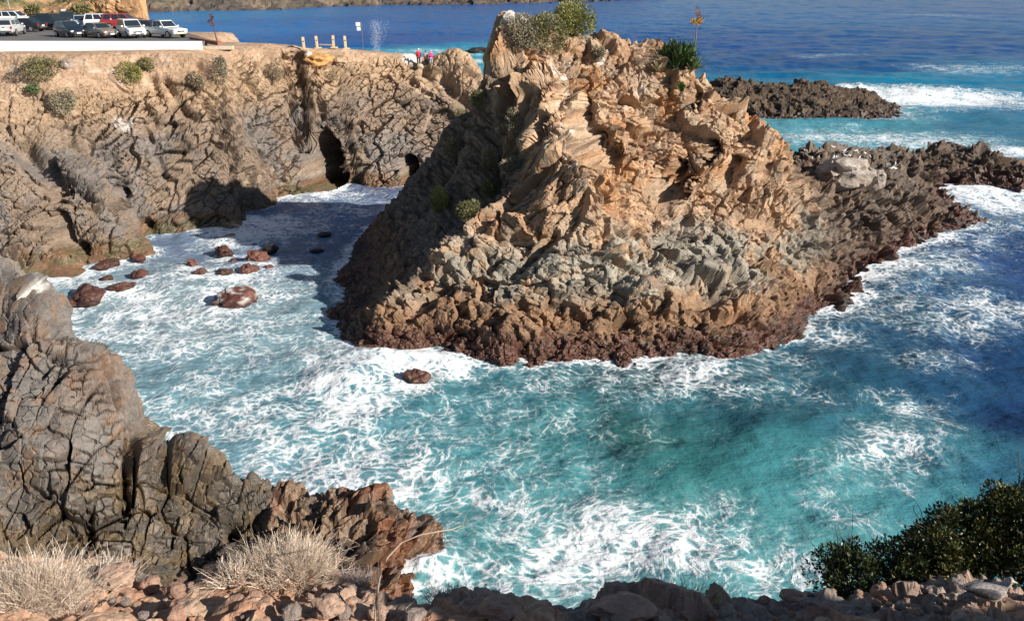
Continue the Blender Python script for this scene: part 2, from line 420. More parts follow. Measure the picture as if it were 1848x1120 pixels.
    strokes(F, Q, Nk, [
        # dark clefts in the sunlit upper face
        ([(1045, 190), (1050, 240), (1062, 290)], 0.7, 2.6, (-0.6, -1, 0)), ([(1075, 250), (1080, 300)], 0.6, 1.6, (-0.6, -1, 0)),
        ([(1180, 195), (1172, 230)], 0.45, 1.8, (-0.6, -1, 0)), ([(1128, 235), (1105, 280)], 0.45, 1.5, (-0.6, -1, 0)), ([(1160, 250), (1185, 330)], 0.5, 1.8, (-0.6, -1, 0)),
        ([(1255, 170), (1245, 200)], 0.4, 1.2, (-0.6, -1, 0)), ([(1325, 285), (1310, 330)], 0.5, 1.8, (-0.6, -1, 0)), ([(1390, 285), (1380, 310)], 0.45, 1.6, (-0.6, -1, 0)), ([(1225, 300), (1200, 370)], 0.5, 1.8, (-0.6, -1, 0)),
        ([(1015, 150), (1000, 185)], 0.4, 1.2, (-0.6, -1, 0)), ([(975, 215), (965, 250)], 0.4, 1.1, (-0.6, -1, 0)), ([(1240, 330), (1232, 390)], 0.5, 1.4, (-0.6, -1, 0)), ([(1290, 260), (1275, 300)], 0.4, 1.2, (-0.6, -1, 0)),
        ([(1000, 425), (960, 460), (920, 490)], 0.35, 1.2), ([(905, 495), (945, 500)], 0.5, 0.9),
        ([(820, 510), (770, 540), (740, 570)], 0.3, 0.9), ([(850, 500), (810, 530)], 0.25, 0.7),
        ([(935, 560), (945, 600), (940, 640)], 0.45, 0.9), ([(1240, 545), (1290, 540)], 0.5, 0.8), ([(1300, 580), (1340, 570)], 0.4, 0.8),
        ([(1440, 330), (1445, 300), (1450, 285)], 0.7, 1.6), ([(1480, 500), (1500, 540)], 0.6, 1.1),
        ([(1200, 480), (1150, 450), (1100, 430)], 0.5, 0.6), ([(1300, 490), (1340, 505)], 0.4, 0.9), ([(1340, 395), (1400, 400)], 0.5, 0.9),
        # grey blocks standing proud
        
        ([(1110, 455)], 0.8, -1.1), ([(1075, 500)], 0.7, -0.7), ([(1165, 520), (1190, 515)], 0.7, -0.9), ([(1095, 505)], 0.5, -0.7), ([(1260, 490), (1290, 500)], 0.8, -0.8), ([(1420, 400)], 0.8, -0.9), ([(1320, 475)], 0.7, -0.7),
        ([(800, 570), (860, 590), (910, 580)], 1.2, -0.7), ([(830, 480), (870, 450)], 0.6, -0.6), ([(985, 275), (1040, 290)], 0.7, -0.5),
        ([(915, 30)], 0.6, -0.5)])
    # colour of the stone
    nz = fbm(Pk * 0.35, 201, 4, 0.6); n2 = fbm(Pk * 0.9, 202, 4, 0.6); n3 = fbm(Pk * 0.18, 203, 3)
    C = mixc(TAN, OCHRE, sstep(0.48, 0.68, nz)); C = mixc(C, np.tile(np.array((0.27, 0.155, 0.09)), (len(C), 1)), sstep(0.54, 0.64, fbm(Pk * 0.55, 209, 5, 0.65)) * 0.75)
    C = mixc(C, np.tile(GREYTAN, (len(C), 1)), sstep(0.5, 0.62, n2) * 0.6)
    greyb = (1 - upper) * sstep(1.6, 2.8, z) * sstep(0.33, 0.52, n2 * 0.5 + nz * 0.5)
    C = mixc(C, np.tile(GREY, (len(C), 1)), greyb * 0.95)
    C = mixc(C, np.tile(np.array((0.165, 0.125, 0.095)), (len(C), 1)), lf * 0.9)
    brown = sstep(3.8, 1.5, z + 2.2 * (nz - 0.5)) * (1 - 0.35 * greyb)
    C = mixc(C, np.tile(BROWN, (len(C), 1)), brown * 0.9)
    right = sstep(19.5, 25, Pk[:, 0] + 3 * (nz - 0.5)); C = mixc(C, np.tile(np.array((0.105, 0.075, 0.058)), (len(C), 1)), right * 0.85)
    C *= (1 + t * 1.1)[:, None]
    wet = sstep(1.5, 0.75, z + 1.3 * (n2 - 0.5))
    C = mixc(C, mixc(WETRED, WETDARK, sstep(0.5, 0.7, n2)), wet * 0.93)
    g = sstep(0.66, 0.74, fbm(Pk * 1.1, 300, 4, 0.65)) * sstep(0.45, 0.75, Nk[:, 2]) * sstep(8, 12, z)
    C = mixc(C, np.tile(GUANO, (len(C), 1)), g * 0.7)
    spots = [(918, 24, 0.55), (985, 268, 0.35), (1040, 292, 0.3), (1500, 285, 0.8), (1560, 290, 0.6), (1430, 262, 0.5), (1395, 232, 0.4)]
    for px, py, r in spots:
        p = F.hit(px, py)
        if p is not None: C = mixc(C, np.tile(GUANO, (len(C), 1)), 0.9 * sstep(r, r * 0.4, np.linalg.norm(Pk - p, axis=1) + 0.5 * (n2 - 0.5)))
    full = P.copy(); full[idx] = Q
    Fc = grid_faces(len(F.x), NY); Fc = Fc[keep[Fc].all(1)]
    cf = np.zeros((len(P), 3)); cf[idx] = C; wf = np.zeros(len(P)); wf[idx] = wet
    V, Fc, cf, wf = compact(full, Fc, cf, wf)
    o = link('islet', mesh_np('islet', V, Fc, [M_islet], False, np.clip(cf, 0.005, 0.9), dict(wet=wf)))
    return tag(o, 'tall tan rock islet with dark wet foot rising from the teal water', 'islet', kind='structure')
build_islet()

# ---------------------------------------------------------------- far headland with the parking plateau
def far_ctrl():
    c = []
    for px, py in [(-80, 520), (0, 508), (100, 506), (152, 488), (158, 470), (225, 464), (236, 432), (300, 418), (380, 413), (410, 425), (500, 395), (520, 352), (560, 333), (640, 332), (740, 334), (800, 330)]:
        c.append(at_z(px, py, 0.0))
    for px, py in [(-80, 560), (0, 545), (110, 545), (190, 500), (262, 470), (320, 445), (400, 460), (540, 420), (560, 360), (650, 350), (740, 352), (820, 345)]:
        p = at_z(px, py, 0.0); p[2] = -0.9; c.append(p)
    Y = lambda l: c.extend(at_y(*q) for q in l)
    Z = lambda l: c.extend(at_z(*q) for q in l)
    Z([(-150, 98, 14.65), (0, 96, 14.6), (100, 96, 14.6), (200, 95, 14.55), (300, 93, 14.5), (385, 91, 14.4), (450, 89, 14.1), (500, 89, 13.85), (560, 91, 13.6), (620, 92, 13.2), (690, 97, 12.7)])
    Z([(400, 76, 14.3), (470, 80, 13.95), (540, 84, 13.7), (600, 85, 13.5), (650, 90, 13.2), (700, 93, 12.85), (735, 97, 12.5)])
    Y([(765, 113, 93), (740, 105, 93.5), (800, 98, 94), (845, 110, 95), (863, 132, 94), (800, 125, 91.5), (850, 170, 89.5), (790, 150, 90.5)])
    Y([(-80, 190, 64), (0, 190, 66), (100, 190, 67.5), (200, 190, 69.5), (300, 180, 72.2), (400, 165, 74.4), (500, 150, 83.6), (600, 150, 88), (700, 160, 89.8)])
    Y([(0, 140, 70), (200, 140, 71.0), (400, 120, 75.5), (550, 115, 85.6)])
    Y([(0, 300, 61.6), (100, 300, 62.6), (180, 300, 63.6), (300, 280, 70.3), (400, 270, 73.0), (480, 270, 80), (560, 250, 83.6), (640, 250, 85.6), (720, 250, 87.5)])
    Y([(0, 400, 59.2), (60, 400, 59.8), (130, 400, 60.5), (200, 400, 61.6), (260, 370, 67.6), (340, 370, 69.4), (430, 345, 74), (480, 325, 78), (430, 375, 72), (540, 310, 82)])
    Y([(0, 470, 57.6), (80, 460, 58.4)])
    for q in [(-29, 82, 14.3), (-36, 80, 14.6), (-60, 78, 14.6), (-80, 82, 14.6), (-50, 90, 14.6), (-36, 92, 14.4), (-34, 104, 13.8), (-30, 106, 4), (-24, 108, -1), (-10, 110, -1.5), (-14, 104, 6), (-8, 103, -1), (0, 101, -1.5), (4, 98, -1), (8, 92, -1.5), (-60, 104, 14.6), (-80, 104, 14.6)]: c.append(np.array(q, float))
    return c
_ft = TPS(far_ctrl())
def far_height(xy):                                    # the dirt top is nearly level: nothing stands above it
    z = _ft(xy); x, y = xy[:, 0], xy[:, 1]
    cap = np.interp(x, [-60, -30, -24, -18, -13, -9], [14.60, 14.42, 13.95, 13.2, 12.75, 12.9])
    return np.where(z > cap - 0.5, cap - 0.5 + 0.5 * np.tanh((z - cap + 0.5) / 0.5), z)
FAR = Field(-72, 8, 50, 108, 0.11, far_height)
def build_far():
    F = FAR; NY = 640; P, N = F.resample(NY, -0.8)
    lotx = (P[:, 1] > 81.0 + 0) & (P[:, 0] < -32) & (P[:, 1] > 78)      # under the car park
    keep = (P[:, 2] > -0.8) & ~((P[:, 1] > 84) & (P[:, 0] < -40))
    idx = np.nonzero(keep)[0]; Pk, Nk = P[idx].copy(), N[idx]; z = Pk[:, 2]
    x, y = Pk[:, 0], Pk[:, 1]
    rockn = fbm(Pk * 0.22, 400, 3)
    steep = sstep(0.93, 0.80, Nk[:, 2])
    rock = np.clip(steep * sstep(13.6, 11.2, z + 2.4 * (rockn - 0.5) - 0.06 * (x + 30)), 0, 1)
    rock = np.maximum(rock, sstep(-13.0, -10.5, x) * sstep(0.97, 0.9, Nk[:, 2]))
    beds = rot_basis(12, 35, -28)
    d1, t1 = crag(Pk, [dict(size=(3.6, 2.6, 1.5), rot=beds, amp=0.32, tilt=1.3, step=1.7, crack=0.6, cw=0.035, tone=0.16),
                       dict(size=(1.5, 1.1, 0.6), rot=beds, amp=0.13, tilt=1.5, step=1.7, crack=0.45, cw=0.05, tone=0.16),
                       dict(size=(0.6, 0.5, 0.3), rot=beds, amp=0.055, tilt=1.5, crack=0.14, cw=0.08, tone=0.1)], 0.14, 0.25, 13)
    d2 = (fbm(Pk * 0.8, 32, 5, 0.6) - 0.5) * 0.7
    beach = sstep(2.6, 1.6, np.hypot((x + 19.0) * 0.75, (y - 72.0) * 0.62) / 2.2) * sstep(2.2, 1.3, z)
    q, tq = crag(Pk, [dict(size=(0.5, 0.5, 0.5), amp=0.10, tilt=0.2, round=0.45, crack=0.0, tone=0.6)], 0.05, 1, 71)
    d = d1 * rock + d2 * (1 - rock)
    d += (fbm(Pk * 0.25, 14, 2) - 0.5) * 1.0 * rock
    d = d * (1 - beach) + (q + 0.1) * beach
    flat = sstep(0.93, 0.985, Nk[:, 2]); d *= 1 - 0.88 * flat
    Q = Pk + Nk * d[:, None]
    strokes(F, Q, Nk, [
        ([(586, 326), (588, 300), (584, 274)], 2.0, 8.5, (-0.2, -1, 0.12), 6), ([(572, 322), (616, 322)], 1.0, 6.0, (-0.2, -1, 0.1), 6), ([(585, 255), (580, 215)], 0.7, 1.6, (0.15, -1, 0.1)), ([(588, 250), (582, 205), (577, 180)], 0.5, 1.2), ([(610, 240), (600, 215)], 0.4, 0.9),
        ([(742, 325), (738, 295)], 0.85, 5.0, (-0.3, -1, 0), 6), ([(640, 235), (660, 280)], 0.35, 0.7), ([(560, 190), (575, 240)], 0.4, 0.8),
        ([(38, 225), (45, 270), (75, 310), (100, 345)], 0.7, 1.5), ([(80, 300), (100, 350)], 0.7, 1.8, (0, -1, 0.2)), ([(125, 330), (140, 365)], 0.5, 1.2), ([(150, 345), (172, 375)], 0.5, 1.2),
        ([(98, 400), (112, 440), (135, 455)], 0.7, 2.2, (-0.3, -1, 0)), ([(215, 350), (225, 390), (262, 415)], 0.6, 1.8, (0, -1, 0)), ([(205, 280), (230, 330)], 0.3, 0.7), ([(265, 230), (300, 320)], 0.3, 0.7),
        ([(300, 150), (330, 200), (350, 215)], 0.4, 1.0), ([(275, 145), (290, 185)], 0.4, 0.9), ([(370, 185), (400, 240), (415, 270)], 0.35, 0.8), ([(265, 195), (282, 228)], 0.35, 0.9),
        ([(365, 120), (375, 145)], 0.5, 1.0), ([(435, 130), (470, 180)], 0.3, 0.6), ([(520, 180), (540, 230)], 0.3, 0.6),
        ([(800, 140), (815, 165), (840, 180)], 0.9, 1.4), ([(765, 130), (790, 160)], 0.5, 0.9), ([(740, 145), (790, 185)], 0.4, 0.9),
        ([(820, 105), (845, 125)], 1.4, -1.0), ([(700, 250), (760, 200)], 0.3, 0.4), ([(690, 290), (620, 320)], 0.3, 0.4),
        ([(60, 440), (120, 470)], 1.5, -0.8), ([(195, 425)], 1.4, -0.8), ([(330, 385), (260, 380)], 1.2, -0.6)])
    nz = fbm(Pk * 0.3, 501, 4, 0.6); n2 = fbm(Pk * 0.8, 502, 4, 0.6)
    DIRT = np.array((0.37, 0.245, 0.16)); RK = np.array((0.215, 0.158, 0.115)); RKG = np.array((0.172, 0.145, 0.127))
    C = mixc(DIRT, np.array((0.45, 0.30, 0.20)), sstep(0.45, 0.7, n2))
    rc = mixc(RK, RKG, sstep(0.42, 0.62, nz))
    rc = mixc(rc, np.tile(np.array((0.36, 0.245, 0.15)), (len(C), 1)), sstep(7.5, 11, z + 3 * (nz - 0.5)) * 0.8)
    rt = sstep(-22, -12, x)
    rc = mixc(rc, rc * 1.18, rt)
    C = mixc(C, rc * (1 + t1 * 1.1)[:, None], rock)
    C = mixc(C, np.array((0.095, 0.075, 0.06)) * (1 + 1.2 * tq)[:, None], beach)
    wet = sstep(1.5, 0.6, z + 1.2 * (n2 - 0.5)) * (1 - 0.5 * beach)
    C = mixc(C, mixc(np.array((0.16, 0.085, 0.045)), np.array((0.10, 0.085, 0.04)), sstep(0.45, 0.6, n2)), wet * 0.85)
    pale = sstep(0.64, 0.72, fbm(Pk * np.array([0.5, 1.5, 1.5]), 510, 4)) * (1 - rock)
    C = mixc(C, np.tile(np.array((0.55, 0.44, 0.33)), (len(C), 1)), pale * 0.6)
    for px, py, r in [(745, 104, 1.8), (800, 100, .8), (835, 103, .8), (560, 98, 0.7), (220, 225, 1.3)]:
        p = F.hit(px, py)
        if p is not None: C = mixc(C, np.tile(GUANO, (len(C), 1)), (0.45 if px == 220 else 0.85) * sstep(r, r * 0.3, np.linalg.norm(Pk - p, axis=1) + 1.6 * (n2 - 0.45)))
    full = P.copy(); full[idx] = Q
    Fc = grid_faces(len(F.x), NY); Fc = Fc[keep[Fc].all(1)]
    cf = np.zeros((len(P), 3)); cf[idx] = C; wf = np.zeros(len(P)); wf[idx] = wet
    V, Fc, cf, wf = compact(full, Fc, cf, wf)
    o = link('headland', mesh_np('headland', V, Fc, [M_cliff], False, np.clip(cf, 0.005, 0.9), dict(wet=wf)))
    return tag(o, 'long brown rock headland behind the cove with a dirt top', 'headland', kind='structure')
build_far()

# ---------------------------------------------------------------- near cliff and wet shelf, lower left
def near_ctrl():
    c = []
    Y = lambda l: c.extend(at_y(*q) for q in l)
    top = [(-120, 420, 31.5), (0, 455, 31), (50, 495, 30.4), (92, 500, 30), (106, 578, 29.8), (150, 622, 29.6), (190, 645, 29.3), (222, 662, 29), (243, 712, 28.5), (253, 772, 28.0), (300, 802, 27.7), (350, 802, 27.3), (395, 817, 26.9), (432, 852, 26.5)]
    Y(top)
    for q in top[:-1]:
        p = at_y(*q); c.append(np.array([p[0] + 0.55, p[1] + 0.9, max(p[2] - 4.5, -1.5)])); c.append(np.array([p[0] + 0.7, p[1] + 3.2, max(p[2] - 9, -2.2)])); c.append(np.array([p[0] + 2.2, p[1] + 6, -2.5]))
    Y([(0, 580, 29.2), (60, 600, 28.6), (0, 700, 27.0), (100, 700, 27.2), (170, 720, 27.4), (220, 780, 27.0), (0, 850, 24.8), (100, 850, 25.0), (200, 850, 25.6), (300, 860, 26.2), (400, 880, 26.0), (0, 1000, 22.6), (100, 1000, 23.0), (200, 1010, 23.6), (300, 1020, 24.0), (380, 980, 24.8), (425, 960, 25.2), (-100, 700, 26.5), (-100, 900, 23.5), (-120, 550, 29.5)])
    # shelf
    Z = lambda l: c.extend(at_z(*q) for q in l)
    Z([(446, 852, 1.2), (500, 878, 1.1), (560, 893, 0.9), (640, 897, 1.0), (684, 893, 1.6), (720, 922, 1.2), (760, 942, 0.9), (776, 972, 0.4), (786, 1000, 0.0), (742, 1018, 0.0), (738, 1062, 0.1), (440, 960, 0.8), (500, 940, 1.5), (560, 950, 1.3), (620, 960, 1.5), (680, 980, 1.3), (720, 975, 1.2), (640, 1030, 1.6), (560, 1030, 1.7), (700, 1040, 1.1), (480, 1020, 1.4)])
    for px, py in [(450, 828), (520, 852), (600, 868), (700, 872), (745, 905), (800, 945), (820, 1000), (790, 1040), (780, 1090)]:
        p = at_z(px, py, 0.0); p[2] = -1.8; c.append(p)
    # rise under the foreground ledge
    for q in [(-6, 15, 3.0), (-12, 15, 4.0), (-18, 16, 5), (-2, 14, 2.0), (0.5, 15, 0.2), (2, 16.5, -1.5), (-26, 18, 6), (-6, 10, 10), (-12, 10, 10), (-18, 10, 11), (-2, 9.5, 9), (-24, 11, 12), (2, 11.5, 4), (5, 13, 1), (7, 14.5, -1.6), (5, 9.5, 9), (9, 10.5, 8), (11, 13.5, 0), (12, 16, -2)]: c.append(np.array(q, float))
    return c
NEAR = base_field(near_ctrl(), (-21, 8, 9, 37), 0.045)
def build_near():
    F = NEAR; NY = 700; P, N = F.resample(NY, -1.4)
    keep = P[:, 2] > -1.6
    idx = np.nonzero(keep)[0]; Pk, Nk = P[idx].copy(), N[idx]; z = Pk[:, 2]; x, y = Pk[:, 0], Pk[:, 1]
    shelf = sstep(-9.6, -9.0, x + 0.06 * (y - 25)) * sstep(3.5, 2.2, z)
    r1 = rot_basis(-38, 8, 14)
    d1, t1 = crag(Pk, [dict(size=(1.7, 2.4, 3.4), rot=rot_basis(-35, 5, 8), amp=0.30, tilt=1.2, step=1.7, crack=0.6, cw=0.024, tone=0.10),
                       dict(size=(0.95, 1.1, 1.0), rot=r1, amp=0.12, tilt=1.5, step=1.6, crack=0.26, cw=0.04, tone=0.12),
                       dict(size=(0.36, 0.4, 0.35), rot=r1, amp=0.045, tilt=1.6, crack=0.10, cw=0.08, tone=0.08)], 0.12, 0.35, 23)
    b2 = rot_basis(15, 35, -20)
    d2, t2 = crag(Pk, [dict(size=(1.8, 0.9, 0.7), rot=b2, amp=0.36, tilt=0.9, crack=0.35, cw=0.07, tone=0.2),
                       dict(size=(0.6, 0.35, 0.3), rot=b2, amp=0.17, tilt=1.0, crack=0.12, cw=0.09, tone=0.25),
                       dict(size=(0.2, 0.2, 0.2), amp=0.05, tilt=1.0, round=0.06, tone=0.15)], 0.18, 0.6, 29)
    d = d1 * (1 - shelf) + d2 * shelf; t = t1 * (1 - shelf) + t2 * shelf
    d += (fbm(Pk * 0.35, 18, 2) - 0.5) * 0.7 * (1 - shelf) + (fbm(Pk * 2.2, 19, 4) - 0.5) * 0.10 * (1 + shelf)
    Q = Pk + Nk * d[:, None]
    strokes(F, Q, Nk, [
        ([(108, 690), (125, 790), (150, 880), (168, 990)], 0.15, 1.3), ([(236, 770), (228, 860), (226, 990)], 0.13, 1.4), ([(430, 850), (418, 960)], 0.22, 1.4),
        ([(60, 830), (150, 760), (250, 690)], 0.07, 0.35), ([(0, 760), (60, 720), (130, 690), (200, 620)], 0.08, 0.5), ([(20, 860), (90, 900), (150, 980)], 0.08, 0.4), ([(300, 900), (370, 870), (425, 850)], 0.08, 0.35),
        ([(155, 690), (160, 750)], 0.08, 0.4), ([(185, 650), (205, 740), (230, 770)], 0.09, 0.5), ([(45, 510), (60, 600), (70, 640)], 0.10, 0.5), ([(240, 950), (330, 930), (420, 945)], 0.07, 0.3), ([(105, 640), (75, 680)], 0.12, 0.5),
        ([(90, 640), (110, 650)], 0.16, 0.5), ([(75, 520), (80, 580)], 0.5, -0.35), ([(120, 720), (140, 800)], 0.5, -0.3), ([(200, 700), (215, 760)], 0.6, -0.35), ([(335, 815), (395, 840)], 0.6, -0.35), ([(270, 800), (300, 840)], 0.6, -0.25), ([(40, 790), (90, 820)], 0.7, -0.4),
        ([(655, 905), (684, 900)], 0.45, -0.6), ([(560, 950), (600, 940)], 0.3, 0.5), ([(520, 910), (545, 930)], 0.3, 0.5), ([(700, 935), (720, 960)], 0.1, 0.4), ([(630, 960), (670, 985)], 0.2, 0.4)])
    nz = fbm(Pk * 0.5, 601, 4, 0.6); n2 = fbm(Pk * 1.3, 602, 4, 0.62)
    C = mixc(np.array((0.175, 0.135, 0.11)), np.array((0.15, 0.132, 0.118)), sstep(0.4, 0.6, nz))
    C = mixc(C, np.tile(np.array((0.20, 0.125, 0.08)), (len(C), 1)), sstep(0.52, 0.66, n2) * 0.7)
    damp = sstep(4.6, 2.2, z + 2.0 * (nz - 0.5) - 0.10 * (x + 16)) * (1 - shelf)
    C = mixc(C, mixc(np.array((0.085, 0.07, 0.055)), np.array((0.125, 0.09, 0.052)), sstep(0.45, 0.6, n2)), damp * 0.9)
    sc = mixc(np.array((0.19, 0.125, 0.08)), np.array((0.155, 0.068, 0.035)), sstep(0.45, 0.6, nz)); sc = mixc(sc, np.tile(np.array((0.07, 0.05, 0.04)), (len(C), 1)), sstep(0.5, 0.64, n2) * 0.8)
    C = mixc(C, sc, shelf)
    C *= (1 + t * 1.1)[:, None]
    p = F.hit(70, 515); 
    if p is not None: C = mixc(C, np.tile(GUANO, (len(C), 1)), 0.7 * sstep(0.5, 0.1, np.linalg.norm(Pk - p, axis=1) + 1.2 * (n2 - 0.45)))
    wet = np.maximum(damp * 0.8, shelf * 0.75)
    full = P.copy(); full[idx] = Q
    Fc = grid_faces(len(F.x), NY); Fc = Fc[keep[Fc].all(1)]
    cf = np.zeros((len(P), 3)); cf[idx] = C; wf = np.zeros(len(P)); wf[idx] = wet
    V, Fc, cf, wf = compact(full, Fc, cf, wf)
    o = link('near_cliff', mesh_np('near_cliff', V, Fc, [M_near], False, np.clip(cf, 0.005, 0.9), dict(wet=wf)))
    return tag(o, 'jointed grey brown cliff and wet rock shelf below the viewpoint', 'cliff', kind='structure')
build_near()

# ---------------------------------------------------------------- foreground ledge under the viewpoint
def ledge_ctrl():
    c = []
    Y = lambda l: c.extend(at_y(*q) for q in l)
    edge = [(-150, 985, 7.3), (0, 990, 7.2), (90, 1010, 7.0), (170, 1010, 7.0), (250, 1045, 6.7), (330, 1052, 6.6), (400, 1020, 6.9), (500, 1000, 7.1), (590, 1035, 6.8), (680, 1062, 6.5), (760, 1095, 6.2), (840, 1088, 6.2), (905, 1076, 6.3), (960, 1098, 6.1), (1050, 1098, 6.2), (1120, 1082, 6.3), (1220, 1090, 6.2), (1310, 1078, 6.3), (1400, 1072, 6.4), (1470, 1068, 6.4), (1600, 1055, 6.6), (1750, 1050, 6.7), (1900, 1050, 6.8), (2050, 1040, 7)]
    Y(edge)
    for q in edge:
        p = at_y(*q); c.append(np.array([p[0], p[1] + 0.7, p[2] - 1.1])); c.append(np.array([p[0] * 1.05, p[1] + 2.4, p[2] - 5.2]))
    Y([(0, 1100, 5.7), (200, 1110, 5.6), (400, 1100, 5.75), (500, 1060, 6.2), (600, 1110, 5.6), (800, 1125, 5.4), (1000, 1130, 5.35), (1200, 1125, 5.5), (1400, 1115, 5.6), (1600, 1110, 5.7), (1800, 1100, 5.75), (-150, 1100, 5.8), (2050, 1100, 5.9)])
    for q in [(-8, 3, 17.6), (-4, 3, 17.2), (0, 3, 16.9), (4, 3, 17.2), (8, 3, 17.8), (-8, 0, 19.2), (-3, 0, 18.9), (0, 0, 18.8), (4, 0, 19.1), (8, 0, 19.9), (-8, -6, 20), (0, -6, 19.8), (8, -6, 20.6), (-14, 5, 16), (-14, 0, 19), (-14, -6, 20)]: c.append(np.array(q, float))
    return c
LEDGE = base_field(ledge_ctrl(), (-10.5, 10.5, -5, 9.3), 0.032)
def build_ledge():
    F = LEDGE; P = F.points(); N = F.normals()
    keep = (P[:, 2] > 9.6)
    idx = np.nonzero(keep)[0]; Pk, Nk = P[idx].copy(), N[idx]; z = Pk[:, 2]; x, y = Pk[:, 0], Pk[:, 1]
    d1, t1 = crag(Pk, [dict(size=(0.55, 0.5, 0.45), amp=0.085, tilt=1.0, round=0.05, crack=0.06, cw=0.1, tone=0.25),
                       dict(size=(0.2, 0.2, 0.18), amp=0.055, tilt=1.0, round=0.05, crack=0.02, tone=0.25),
                       dict(size=(0.08, 0.08, 0.08), amp=0.016, tilt=0.6, round=0.03, tone=0.3)], 0.12, 1.2, 61)
    d2 = (fbm(Pk * 3.0, 62, 5, 0.6) - 0.5) * 0.16
    soil = sstep(0.50, 0.64, fbm(Pk * 1.1, 63, 3) + 0.20 * sstep(-0.8, -3.0, x) - 0.12 * sstep(0, 2, x)) * sstep(7.4, 6.9, y)
    d = d1 * (1 - 0.55 * soil) + d2 * soil
    Q = Pk + Nk * d[:, None]
    strokes(F, Q, Nk, [([(1120, 1095), (1170, 1092)], 0.3, -0.15), ([(1000, 1112), (1080, 1108)], 0.25, -0.1), ([(740, 1100), (800, 1100)], 0.22, -0.08), ([(1250, 1105)], 0.3, -0.08), ([(1820, 1092)], 0.25, -0.06)])
    n2 = fbm(Pk * 1.4, 701, 4, 0.6); n3 = fbm(Pk * 5, 703, 3)
    C = mixc(np.array((0.36, 0.20, 0.125)), np.array((0.42, 0.285, 0.195)), sstep(0.4, 0.65, n3))
    st = mixc(np.array((0.33, 0.225, 0.165)), np.array((0.24, 0.205, 0.18)), sstep(0.42, 0.6, n2))
    C = mixc(st * (1 + 1.0 * t1)[:, None], C, np.clip(soil + 0.15, 0, 1))
    full = P.copy(); full[idx] = Q
    Fc = grid_faces(len(F.x), len(F.y)); Fc = Fc[keep[Fc].all(1)]
    cf = np.zeros((len(P), 3)); cf[idx] = C
    V, Fc, cf = compact(full, Fc, cf)
    o = link('ledge', mesh_np('ledge', V, Fc, [M_ledge], False, np.clip(cf, 0.005, 0.9)))
    return tag(o, 'stony reddish brown ledge at the near edge of the view', 'ledge', kind='structure')
build_ledge()

# ---------------------------------------------------------------- shore to the right of the viewpoint (unseen; added and shaped to shade the ledge)
def build_shade_shore():
    c = [np.array(q, float) for q in [(9, -2, 20.5), (12, 0, 22.4), (12, -2, 21.9), (12, -4, 22.3), (12, -6, 22.8), (12, -10, 24), (16, -2, 22), (20, 5, 15.6), (22.5, 9, 13.4), (24, 11, 9), (25, 13.5, -1), (17, 10, 6), (16, 13, -1), (20, 15, -1.5), (13, 6, 12.5), (12, 9, 6), (11, 2, 19.2), (12, 3.6, 16), (28, 6, 8), (32, 10, -1.5), (26, 0, 14), (30, -6, 15), (36, 2, -1), (20, -8, 20), (16, -14, 22), (30, -14, 16), (38, -10, 2), (9, -12, 20)]]
    F = base_field(c, (9.5, 38, -14, 16), 0.25)
    P = F.points(); N = F.normals()
    d, t = crag(P, [dict(size=(2.0, 1.6, 1.4), amp=0.4, tilt=1, crack=0.3, cw=0.07, tone=0.2), dict(size=(0.8, 0.7, 0.6), amp=0.15, tilt=1, crack=0.1, tone=0.2)], 0.3, 0.5, 91)
    Q = P + N * d[:, None]
    C = mixc(np.array((0.34, 0.22, 0.14)), np.array((0.26, 0.2, 0.15)), fbm(P * 0.6, 92, 3)) * (1 + t)[:, None]
    Fc = grid_faces(len(F.x), len(F.y)); Fc = Fc[(P[:, 2] > -1.5)[Fc].all(1)]
    V, Fc, C = compact(Q, Fc, C)
    tag(link('shore', mesh_np('shore', V, Fc, [M_cliff], False, C, dict(wet=np.zeros(len(V))))), 'unseen rocky shore right of the viewpoint, added to shade the ledge', 'shore', kind='structure')
build_shade_shore()

